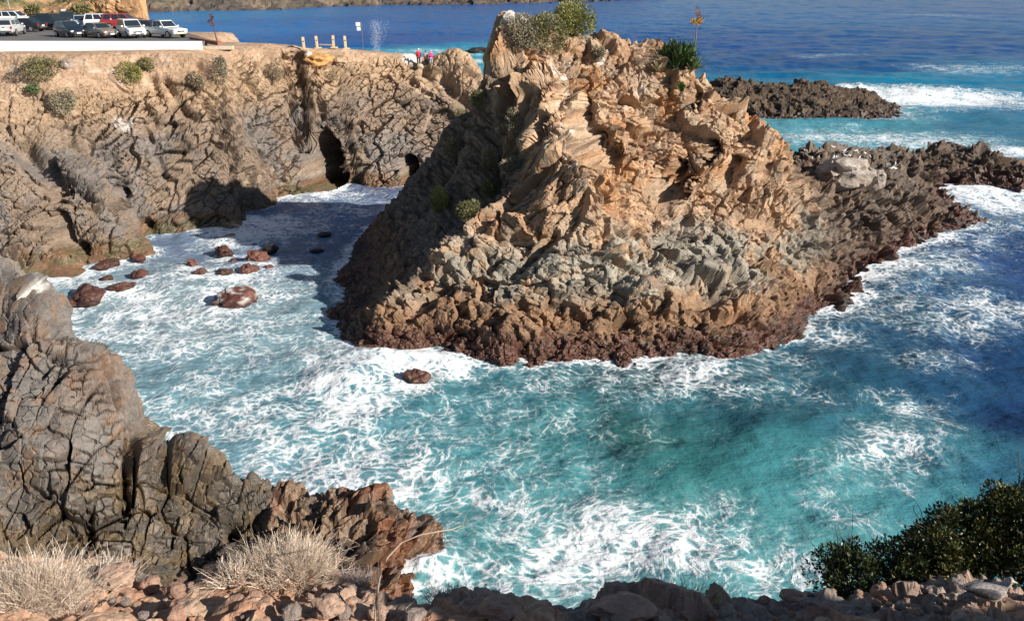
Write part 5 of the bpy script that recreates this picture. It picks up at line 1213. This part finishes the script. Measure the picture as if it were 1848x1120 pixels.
for px, py, h, tilt, lb in [(549, 90, 20, -.03, 'leftmost weathered wooden post on the cliff top'), (573, 88, 20, -.06, 'wooden post second from the left with a wide foot board'), (602, 87, 20, .02, 'wooden post third from the left, standing furthest back'), (624, 89, 21, -.03, 'rightmost wooden post, beside the sign')]:
    p = FAR.hit(px, py); p = at_z(px, py, 13.4) if p is None else p; H = px_size(p, h)
    r = empty('wooden_post', (p[0], p[1], p[2])); r.rotation_euler = (0, tilt, 0.3); tag(r, lb, 'post', 'wooden posts on the cliff top')
    bm = bmesh.new(); bm_box(bm, (0, 0, H / 2), (0.28, 0.26, H + 0.2)); bm_obj('post', bm, M_post, r, bevel=0.025)
    bm = bmesh.new(); bm_cyl(bm, (0, -0.14, H * 0.72), 0.07, 0.05, 'Y', 10); bm_obj('bolt', bm, plain('rusty_iron', (0.12, 0.06, 0.04), 0.7, 0.3), r)
    bm = bmesh.new(); bm_box(bm, (0.05, 0, 0.06), (0.80, 0.5, 0.14)); bm_obj('foot', bm, plain('post_foot', (0.50, 0.37, 0.22), 0.9, 0.2, 4), r, bevel=0.03)
def sign(px, py, panels, H, label, name='sign'):
    p = FAR.hit(px, py); p = at_z(px, py, 13.2) if p is None else p
    r = empty(name, tuple(p)); tag(r, label, 'sign'); bm = bmesh.new(); bm_cyl(bm, (0, 0, H / 2 - 0.2), 0.045, H + 0.4, 'Z', 10); bm_obj('pole', bm, plain('sign_pole', (0.14, 0.10, 0.09), 0.6, 0.2), r)
    for x, z, w, h in panels:
        bm = bmesh.new(); bm_box(bm, (x, -0.07, z), (w, 0.03, h)); bm_obj('panel', bm, plain('sign_white', (0.85, 0.85, 0.85), 0.5, 0.04), r, bevel=0.006)
sign(655, 88, [(-0.35, 2.55, 0.5, 0.40), (-0.30, 2.08, 0.42, 0.40)], 2.75, 'thin pole carrying two small white panels above the sea')
def lot_sign():
    q = at_y(116, 26, 128); r = empty('sign', (q[0], q[1], LOT_Z)); tag(r, 'small white sign standing before the orange cut behind the cars', 'sign')
    h = q[2] - LOT_Z + 0.4; bm = bmesh.new(); bm_cyl(bm, (0, 0, h / 2), 0.05, h, 'Z', 8); bm_obj('pole', bm, plain('sign_pole', (0, 0, 0)), r)
    bm = bmesh.new(); bm_box(bm, (0, -0.08, h), (0.65, 0.04, 0.6)); bm_obj('panel', bm, plain('sign_white', (0, 0, 0)), r)
    q = at_y(18, 20, 129); r = empty('utility_pole', (q[0], q[1], LOT_Z)); tag(r, 'slim grey pole rising behind the white car at far left', 'pole')
    bm = bmesh.new(); bm_cyl(bm, (0, 0, 2.6), 0.08, 5.2, 'Z', 8, 0.05); bm_obj('shaft', bm, plain('pole_grey', (0.35, 0.33, 0.29), 0.7), r); bm = bmesh.new(); bm_box(bm, (0, 0, 4.7), (1.0, 0.08, 0.1)); bm_obj('crossarm', bm, plain('pole_grey', (0, 0, 0)), r)
lot_sign()

# ---------------------------------------------------------------- cars
M_glass = plain('car_glass', (0.02, 0.028, 0.038), 0.08, 0.05, spec=0.8); M_tyre = plain('tyre', (0.018, 0.018, 0.018), 0.85); M_rim = plain('rim', (0.5, 0.5, 0.51), 0.35, 0.05, metal=0.7)
M_lamp = plain('headlamp', (0.75, 0.76, 0.78), 0.15, 0.03, spec=0.8); M_tail = plain('tail_lamp', (0.35, 0.015, 0.015), 0.2, 0.05); M_trim = plain('black_trim', (0.025, 0.025, 0.026), 0.6); M_plate = plain('plate', (0.8, 0.8, 0.78), 0.5, 0.05); M_chrome = plain('chrome', (0.7, 0.7, 0.7), 0.15, 0.03, metal=1.0)
TYPES = dict(  # length, width, lower outline (x, low, top, half width share), cabin (x0 base rear, x1 roof rear, x2 roof front, x3 base front, belt z, roof z)
    sedan=dict(L=4.7, W=1.78, prof=[(-2.35, .42, .72, .78), (-2.2, .28, .92, .92), (-1.6, .22, .97, 1), (0, .20, .94, 1), (1.0, .20, .92, 1), (1.7, .22, .84, .98), (2.2, .26, .70, .88), (2.35, .38, .58, .74)], cab=(-1.75, -1.0, 0.25, 1.15, .93, 1.42), wb=(-1.4, 1.42), r=.32),
    hatch=dict(L=4.1, W=1.74, prof=[(-2.05, .45, .85, .84), (-1.95, .3, 1.0, .95), (-1.4, .22, 1.02, 1), (0, .20, .98, 1), (1.0, .20, .96, 1), (1.5, .22, .90, .98), (1.95, .28, .74, .88), (2.08, .4, .6, .72)], cab=(-1.95, -1.55, 0.2, 1.12, .98, 1.52), wb=(-1.3, 1.25), r=.32),
    suv=dict(L=4.7, W=1.88, prof=[(-2.35, .5, .95, .88), (-2.25, .36, 1.1, .97), (-1.6, .3, 1.12, 1), (0, .28, 1.08, 1), (1.1, .28, 1.08, 1), (1.8, .3, 1.02, .98), (2.25, .34, .88, .92), (2.38, .46, .74, .8)], cab=(-2.25, -2.0, 0.35, 1.15, 1.09, 1.75), wb=(-1.4, 1.45), r=.38),
    pickup=dict(L=5.2, W=1.82, prof=[(-2.6, .5, 1.02, .96), (-2.55, .42, 1.06, .98), (-1.4, .36, 1.06, 1), (0, .32, 1.04, 1), (0.9, .32, 1.04, 1), (1.7, .34, .99, .98), (2.4, .38, .90, .93), (2.55, .48, .78, .84)], cab=(-0.95, -0.8, 0.3, 1.0, 1.05, 1.66), wb=(-1.65, 1.6), r=.37))
_paint = {}
def paint(name, c, rough=0.25):
    return plain('paint_' + name, c, rough, 0.04, 2.0, coat=0.6)
def car(px, py, head, kind, colname, col, label, extra=(), name='parked_car', cat='car'):
    T = TYPES[kind]; p = at_z(px, py, LOT_Z); r = empty(name, (p[0], p[1], LOT_Z + 0.005), math.radians(head)); tag(r, label, cat, 'vehicles in the cliff top car park')
    P = paint(colname, col); hw = T['W'] / 2; bm = bmesh.new(); rings = []
    for x, lo, hi, k in T['prof']:
        w = hw * k; m = lo + (hi - lo) * 0.55
        ring = [(x, -w * .86, lo), (x, -w * .97, lo + .1), (x, -w, m), (x, -w * .94, hi - .06), (x, -w * .84, hi), (x, 0, hi + .02), (x, w * .84, hi), (x, w * .94, hi - .06), (x, w, m), (x, w * .97, lo + .1), (x, w * .86, lo)]
        rings.append([bm.verts.new(q) for q in ring])
    for a, b in zip(rings[:-1], rings[1:]):
        for i in range(11): bm.faces.new((a[i], a[(i + 1) % 11], b[(i + 1) % 11], b[i]))
    bm.faces.new(rings[0]); bm.faces.new(rings[-1][::-1])
    x0, x1, x2, x3, zb, zr = T['cab']; wb_, wr = hw * .90, hw * .74
    hexa(bm, [(x0, -wb_, zb - .05), (x3, -wb_, zb - .05), (x3, wb_, zb - .05), (x0, wb_, zb - .05)], [(x1, -wr, zr), (x2, -wr, zr), (x2, wr, zr), (x1, wr, zr)])
    body = bm_obj('body', bm, P, r)
    def quad(nm, pts, mat, off, parent=r):
        a, b, c, d = [Vector(q) for q in pts]; n = (b - a).cross(d - a).normalized(); bm = bmesh.new()
        lo = [q + n * (off - .012) for q in (a, b, c, d)]; hi = [q + n * off for q in (a, b, c, d)]
        hexa(bm, lo, hi); return bm_obj(nm, bm, mat, parent)
    def on(xa, xb, t, w0=wb_, w1=wr): # point on sloped cabin plane
        return xa + (xb - xa) * t
    lerp = lambda a, b, t: a + (b - a) * t
    zt, zl = .90, .14
    Z = lambda t: lerp(zb - .05, zr, t); Wt = lambda t: lerp(wb_, wr, t); XF = lambda t: lerp(x3, x2, t); XR = lambda t: lerp(x0, x1, t)
    quad('windshield', [(XF(zl), -Wt(zl) * .92, Z(zl)), (XF(zl), Wt(zl) * .92, Z(zl)), (XF(zt), Wt(zt) * .92, Z(zt)), (XF(zt), -Wt(zt) * .92, Z(zt))], M_glass, .014)
    quad('rear_window', [(XR(zl), Wt(zl) * .9, Z(zl)), (XR(zl), -Wt(zl) * .9, Z(zl)), (XR(zt), -Wt(zt) * .9, Z(zt)), (XR(zt), Wt(zt) * .9, Z(zt))], M_glass, .014)
    n = 3 if kind == 'suv' else 2
    for s in (-1, 1):
        for i in range(n):
            ta, tb = (i + .07) / n, (i + .93) / n
            def xx(t, h): return lerp(XR(h) + .08, XF(h) - .08, t)
            q = [(xx(ta, zl), s * Wt(zl), Z(zl)), (xx(tb, zl), s * Wt(zl), Z(zl)), (xx(tb, zt), s * Wt(zt), Z(zt)), (xx(ta, zt), s * Wt(zt), Z(zt))]
            if s > 0: q = [q[1], q[0], q[3], q[2]]
            quad('side_window', q, M_glass, .014)
        bm = bmesh.new(); bm_box(bm, (x3 - .25, s * (hw + .10), zb + .07), (.14, .2, .14)); bm_obj('mirror', bm, P, r, bevel=.03)
        for wx in T['wb']:
            R = T['r']; bm = bmesh.new(); bm_cyl(bm, (0, 0, 0), R, .22, 'Y', 20); w = bm_obj('wheel', bm, M_tyre, r, bevel=.025); w.location = (wx, s * (hw - .09), R)
            bm = bmesh.new(); bm_cyl(bm, (0, s * .108, 0), R * .62, .02, 'Y', 16); bm_cyl(bm, (0, s * .122, 0), R * .2, .02, 'Y', 10); bm_obj('rim', bm, M_rim, w)
        fx, flo, fhi, fk = T['prof'][-2]; rx, rlo, rhi, rk = T['prof'][1]
        bm = bmesh.new(); bm_box(bm, (fx + .03, s * hw * .70, fhi - .10), (.2, .36, .15), Matrix.Rotation(-s * .35, 3, 'Z')); bm_obj('headlight', bm, M_lamp, r, bevel=.03)
        bm = bmesh.new(); bm_box(bm, (rx - .05, s * hw * .82, rhi - .16), (.14, .16, .22)); bm_obj('tail_light', bm, M_tail, r, bevel=.02)
    fx, flo, fhi, fk = T['prof'][-1]
    bm = bmesh.new(); bm_box(bm, (fx + .0, 0, (flo + fhi) / 2 + .04), (.06, hw * .9, .14)); bm_obj('grille', bm, M_trim, r)
    bm = bmesh.new(); bm_box(bm, (fx + .02, 0, flo + .0), (.05, hw * 1.2, .10)); bm_obj('bumper', bm, M_trim if 'yellow' not in extra else paint('tan_primer', (.62, .40, .14), .6), r, bevel=.015)
    bm = bmesh.new(); bm_box(bm, (fx + .06, 0, flo + .06), (.02, .42, .14)); bm_obj('plate', bm, M_plate, r)
    rx, rlo, rhi, rk = T['prof'][0]
    bm = bmesh.new(); bm_box(bm, (rx - .04, 0, rlo + .02), (.1, hw * 1.6, .16)); bm_obj('rear_bumper', bm, M_chrome if kind == 'pickup' else P, r, bevel=.03)
    bm = bmesh.new(); bm_box(bm, (rx - .02, 0, rlo + .24), (.02, .42, .14)); bm_obj('plate', bm, M_plate, r)
    if 'hood' in extra:
        pr = T['prof']; bm = bmesh.new(); lo = [(x3 + .05, -hw * .72, 1.118), (x3 + .05, hw * .72, 1.118), (1.8, hw * .68, 1.058), (1.8, -hw * .68, 1.058)]
        hexa(bm, lo, [(a, b, c + .02) for a, b, c in lo]); bm_obj('hood', bm, paint('black', (.02, .02, .022)), r)
    if kind == 'pickup':
        if 'canopy' in extra:
            bm = bmesh.new(); hexa(bm, [(-2.5, -.84, 1.05), (-.98, -.84, 1.05), (-.98, .84, 1.05), (-2.5, .84, 1.05)], [(-2.35, -.72, 1.68), (-.98, -.72, 1.68), (-.98, .72, 1.68), (-2.35, .72, 1.68)]); cp = bm_obj('canopy', bm, P, r)
            def cz(t): return 1.05 + .63 * t
            quad('canopy_window', [(lerp(-2.5, -2.35, .15), lerp(.84, .72, .15) * .9, cz(.15)), (lerp(-2.5, -2.35, .15), -lerp(.84, .72, .15) * .9, cz(.15)), (lerp(-2.5, -2.35, .88), -lerp(.84, .72, .88) * .9, cz(.88)), (lerp(-2.5, -2.35, .88), lerp(.84, .72, .88) * .9, cz(.88))], M_glass, .014, cp)
            for s in (-1, 1):
                q = [(-2.3, s * .815, cz(.2)), (-1.1, s * .815, cz(.2)), (-1.1, s * .735, cz(.85)), (-2.2, s * .735, cz(.85))]
                if s > 0: q = [q[1], q[0], q[3], q[2]]
                quad('canopy_window', q, M_glass, .014, cp)
            bm = bmesh.new(); bm_box(bm, (-2.615, 0, .92), (.03, .22, .06)); bm_obj('tailgate_handle', bm, M_trim, r)
        else:
            bm = bmesh.new(); bm_box(bm, (-1.75, 0, 1.085), (1.5, 1.45, .02)); bm_obj('bed', bm, M_trim, r)
    if 'rack' in extra:
        bm = bmesh.new()
        for s in (-1, 1): bm_box(bm, (-.8, s * wr * .85, zr + .06), (1.9, .05, .05))
        bm_obj('roof_rack', bm, M_trim, r)
    return r
DK = (0.015, 0.02, 0.032)
car(128, 67, -40, 'hatch', 'navy', (0.012, 0.018, 0.035), 'dark navy hatchback with bright headlights in the front row')
car(181, 68, -35, 'sedan', 'taupe', (0.24, 0.19, 0.145), 'taupe grey sedan in the front row beside the dark hatchback')
car(239, 68, -52, 'suv', 'white', (0.78, 0.78, 0.77), 'white crossover with a black hood in the front row', ('hood',))
car(300, 68, -33, 'pickup', 'offwhite', (0.72, 0.73, 0.70), 'white pickup truck with a bare tan front bumper at the row end', ('yellow',), 'pickup_truck', 'pickup')
car(22, 64, 106, 'pickup', 'silver', (0.52, 0.52, 0.52), 'silver pickup with a rear canopy seen from behind at far left', ('canopy',), 'pickup_truck', 'pickup')
car(46, 57, 172, 'sedan', 'black', (0.012, 0.013, 0.018), 'black sedan with a red tail light just right of the silver pickup')
car(30, 46, 4, 'suv', 'white', (0, 0, 0), 'white sport utility wagon in the back row at far left', ('rack',))
car(78, 51, -28, 'sedan', 'bluegrey', (0.06, 0.08, 0.11), 'blue grey sedan in the back row behind the black sedan')
car(100, 54, -25, 'suv', 'charcoal', (0.02, 0.022, 0.025), 'charcoal sport utility car behind the navy hatchback', ('rack',))
car(124, 48, -60, 'suv', 'darkgreen', (0.03, 0.045, 0.045), 'dark green grey sport utility car right of the charcoal one')
car(148, 52, -60, 'hatch', 'paleblue', (0.35, 0.46, 0.55), 'pale blue car peeking out between the front row cars')
car(168, 46, -50, 'sedan', 'maroon', (0.20, 0.035, 0.03), 'maroon sedan deep in the back row')
car(194, 53, 8, 'suv', 'white', (0, 0, 0), 'white wagon behind the taupe sedan with dark side windows')
car(226, 53, 6, 'suv', 'red', (0.33, 0.03, 0.035), 'red sport utility car behind the white crossover')
car(270, 61, -8, 'sedan', 'plum', (0.05, 0.035, 0.05), 'dark plum car showing above the bed of the white pickup')

# ---------------------------------------------------------------- people
def skin_mesh(name, pts, edges, rad, mat, parent, sub=1):
    me = bpy.data.meshes.new(name); me.from_pydata(pts, edges, []); me.materials.append(mat); o = link(name, me, parent)
    md = o.modifiers.new('skin', 'SKIN'); md.use_smooth_shade = True
    for i, v in enumerate(me.skin_vertices[0].data): v.radius = rad[i] if isinstance(rad[i], tuple) else (rad[i], rad[i]); v.use_root = (i == 0)
    s = o.modifiers.new('sub', 'SUBSURF'); s.levels = sub; s.render_levels = sub
    return o
M_skin = plain('skin', (0.45, 0.27, 0.19), 0.6)
def person(px, py, H, rz, label, top, bottom, hair, arms=((-.05, .28), (.06, -.26)), hood=None):
    p = FAR.hit(px, py); r = empty('person', tuple(p), rz); tag(r, label, 'person', None); k = H / 1.7
    def sc(l): return [(a * k, b * k, c * k) for a, b, c in l]
    S = lambda l: [tuple(q * k for q in v) if isinstance(v, tuple) else v * k for v in l]
    ax = arms[0][0]
    pts = sc([(0, 0, .92), (0, 0, 1.10), (0, .0, 1.36), (0, .01, 1.47), (0, .03, 1.54), (0, .02, 1.64), (-.09, 0, .88), (-.11, .02, .48), (-.12, -.02, .08), (-.13, .10, .03), (.09, 0, .88), (.11, .0, .48), (.12, -.04, .08), (.13, .08, .03), (-.17, 0, 1.38), (-.23, -.03, 1.13), (-.22, ax + .1, .90), (-.22, ax + .13, .82), (.17, 0, 1.38), (.23, .02, 1.12), (.21, ax + .16, .92), (.20, ax + .19, .84)])
    ed = [(0, 1), (1, 2), (2, 3), (3, 4), (4, 5), (0, 6), (6, 7), (7, 8), (8, 9), (0, 10), (10, 11), (11, 12), (12, 13), (2, 14), (14, 15), (15, 16), (16, 17), (2, 18), (18, 19), (19, 20), (20, 21)]
    rad = S([(.13, .10), (.12, .09), (.15, .10), .055, (.075, .09), (.085, .10), .085, .055, .04, .035, .085, .055, .04, .035, .055, .042, .032, .03, .055, .042, .032, .03])
    skin_mesh('body', pts, ed, rad, M_skin, r)
    pts = sc([(0, 0, .98), (0, 0, 1.12), (0, 0, 1.37), (-.175, 0, 1.385), (-.235, -.03, 1.13), (-.225, ax + .09, .93), (.175, 0, 1.385), (.235, .02, 1.12), (.215, ax + .14, .95), (0, .01, 1.46), (0, 0, .84)])
    skin_mesh('jacket', pts, [(0, 1), (1, 2), (2, 3), (3, 4), (4, 5), (2, 6), (6, 7), (7, 8), (2, 9), (0, 10)], S([(.175, .13), (.165, .125), (.185, .125), .075, .064, .052, .075, .064, .052, .07, (.185, .14)]), plain('cloth_%02d' % int(px % 97), top, 0.9, 0.15, 8), r)
    pts = sc([(0, 0, .93), (-.09, 0, .88), (-.11, .02, .48), (-.12, -.02, .10), (.09, 0, .88), (.11, 0, .48), (.12, -.04, .10)])
    skin_mesh('trousers', pts, [(0, 1), (1, 2), (2, 3), (0, 4), (4, 5), (5, 6)], S([(.145, .115), .105, .075, .062, .105, .075, .062]), plain('trousers_%02d' % int(px % 97), bottom, 0.9, 0.15, 8), r)
    V, F = ico(2); V = V * np.array((.11, .125, .10)) * k + np.array((0, -.02, 1.67)) * k
    link('hair' if hood is None else 'hat', mesh_np('hair', V, F, [plain('hair_%02d' % int(px % 97), hair if hood is None else hood, 0.8)], True), r)
    for s in (-1, 1):
        V, F = ico(2); V = V * np.array((.05, .12, .045)) * k + np.array((s * .125, .05, .04)) * k
        link('shoe', mesh_np('shoe', V, F, [plain('shoe', (.03, .028, .028), .6)], True), r)
person(756, 119, 1.78, 0.15, 'person in a red jacket and black trousers with a pale hat, seen from behind', (0.72, 0.03, 0.055), (0.025, 0.025, 0.03), (0.05, 0.03, 0.02), hood=(0.75, 0.72, 0.68))
person(769, 120, 1.62, -0.2, 'person in a pale pink top and dark trousers, between the two others', (0.72, 0.50, 0.42), (0.03, 0.03, 0.035), (0.03, 0.02, 0.018))
person(778, 120, 1.66, 0.4, 'person in a bright pink top and light blue jeans next to the rock knob', (0.75, 0.05, 0.22), (0.30, 0.36, 0.48), (0.03, 0.02, 0.018), hood=(0.6, 0.55, 0.55))

# ---------------------------------------------------------------- birds
def loft(rings, seg=14):
    """rings: (x, z, ry, rz) along a spine in the xz plane"""
    a = np.arange(seg) * 2 * math.pi / seg; V, F = [], []
    for x, z, ry, rz in rings: V += [(x, ry * math.cos(t), z + rz * math.sin(t)) for t in a]
    for i in range(len(rings) - 1):
        for j in range(seg): F.append((i * seg + j, i * seg + (j + 1) % seg, (i + 1) * seg + (j + 1) % seg, (i + 1) * seg + j))
    return np.array(V), np.array(F)
def feather_mat(name, c, dark, sc=18):
    t = NT(name); p = t.objc(); n = t.noise(t.vmath('MULTIPLY', p, (1, 2, 2)), sc, 4, 0.6)
    return t.set(color=t.mix(t.ss(n, 0.42, 0.62), c4(c), c4(dark)), rough=0.75, normal=t.bump(n, 0.4, 0.01), spec=0.2)
def gull():
    p = at_y(1806, 1084, 6.22); q = LEDGE.hit(1806, 1086, 2.0)
    if q is not None: p = q
    r = empty('gull', (p[0] - 0.22, p[1] - 0.08, p[2] + 0.10), math.radians(-6)); r.scale = (.72, .95, .98); tag(r, 'grey gull resting on the ledge at the lower right corner', 'gull')
    V, F = loft([(-.25, .13, .008, .008), (-.22, .125, .035, .028), (-.15, .115, .068, .058), (-.05, .10, .092, .085), (.06, .098, .102, .095), (.14, .115, .092, .090), (.19, .15, .066, .070), (.205, .19, .050, .055), (.215, .225, .046, .045), (.235, .243, .043, .042), (.262, .245, .034, .033), (.285, .238, .018, .020), (.293, .235, .004, .004)], 18)
    b = link('body', mesh_np('body', V, F, [feather_mat('gull_white', (0.46, 0.42, 0.39), (0.27, 0.22, 0.19), 30)], True), r)
    sm = b.modifiers.new('sub', 'SUBSURF'); sm.levels = sm.render_levels = 1
    for s in (-1, 1):
        V, F = loft([(-.31, .135, .006, .004), (-.26, .132, .012, .018), (-.16, .13, .022, .040), (-.04, .128, .030, .060), (.06, .125, .030, .062), (.115, .125, .018, .040), (.13, .125, .004, .01)], 14)
        yy = np.interp(V[:, 0], [-.31, -.2, 0, .13], [.018, .045, .078, .078]); V[:, 1] = V[:, 1] + s * yy
        w = link('wing', mesh_np('wing', V, F, [feather_mat('gull_wing', (0.06, 0.062, 0.075), (0.15, 0.13, 0.12), 24)], True), r); sm = w.modifiers.new('sub', 'SUBSURF'); sm.levels = sm.render_levels = 1
        V, F = ico(2); link('eye', mesh_np('eye', V * .006 + np.array((.258, s * .034, .252)), F, [plain('eye_black', (.01, .01, .01), .2)], True), r)
        V, F = tubes(np.array([[(.03, s * .04, .03), (.05, s * .045, -.06), (.045, s * .045, -.12)]]), np.full((1, 3), .006), 6)
        leg = link('leg', mesh_np('leg', V, F, [plain('gull_leg', (.55, .36, .30), .6)], True), r)
        V, F = tubes(np.array([[(.045, s * .045, -.12), (.08, s * .045 + d, -.125), (.11, s * .045 + 2 * d, -.128)] for d in (-.012, 0, .012)]), np.full((3, 3), .005), 5)
        link('foot', mesh_np('foot', V, F, [plain('gull_leg', (0, 0, 0))], True), leg)
    V, F = loft([(-.20, .118, .035, .014), (-.28, .128, .040, .008), (-.345, .136, .034, .004)], 10); link('tail', mesh_np('tail', V, F, [plain('tail_dark', (.03, .03, .035), .7)], True), r)
    V, F = loft([(.285, .236, .012, .013), (.31, .231, .009, .010), (.332, .224, .006, .008), (.34, .217, .002, .003)], 8); link('beak', mesh_np('beak', V, F, [plain('beak', (.42, .33, .20), .4)], True), r)
gull()
def reef_gulls():
    V, F = loft([(-.26, .20, .01, .01), (-.15, .19, .06, .06), (0, .18, .09, .09), (.12, .21, .08, .08), (.17, .28, .05, .05), (.21, .32, .048, .045), (.25, .32, .02, .02), (.30, .31, .004, .004)], 10)
    C = np.where((V[:, 2:3] > .21) & (V[:, 0:1] < .12), np.array((.35, .36, .38)), np.array((.80, .80, .78)))
    me = mesh_np('gull', V, F, [M_leaf], True, C)
    rr = random.Random(2)
    for k in range(26):
        px, py = rr.uniform(1446, 1612), 0
        py = np.interp(px, [1446, 1520, 1612], [276, 282, 290]) + rr.uniform(-10, 26)
        p = ISL.hit(px, py)
        if p is None: continue
        o = link('gull', me); o.location = (p[0], p[1] - 0.25, p[2] + 0.38); o.scale = (0.95,) * 3; o.rotation_euler = (0, 0, rr.uniform(0, 6.28)); tag(o, 'tiny white gull resting among others on the dark reef', 'gull', 'gulls resting on the dark reef')
reef_gulls()

# spray thrown up beyond the posts
def spray():
    g = np.random.default_rng(6); n = 1500
    p = at_y(668, 86, 101); t = g.random(n); 
    c = np.stack([p[0] + 0.6 + g.normal(0, 0.25, n) + t * 2.2 * g.uniform(-0.3, 1.2, n) * g.random(n), p[1] + g.normal(0, 0.6, n), p[2] - 1.2 + 4.2 * t ** 0.8 + g.normal(0, 0.2, n)], 1)
    V0, F0 = ico(1); s = g.uniform(0.008, 0.022, n)
    V = (V0[None] * s[:, None, None] + c[:, None]).reshape(-1, 3); F = (F0[None] + (np.arange(n) * len(V0))[:, None, None]).reshape(-1, 3)
    o = link('sea_spray', mesh_np('sea_spray', V, F, [plain('spray_white', (0.8, 0.82, 0.85), 0.6, 0.03)], True)); tag(o, 'burst of fine white sea spray beyond the sign pole', 'spray', kind='stuff')
spray()
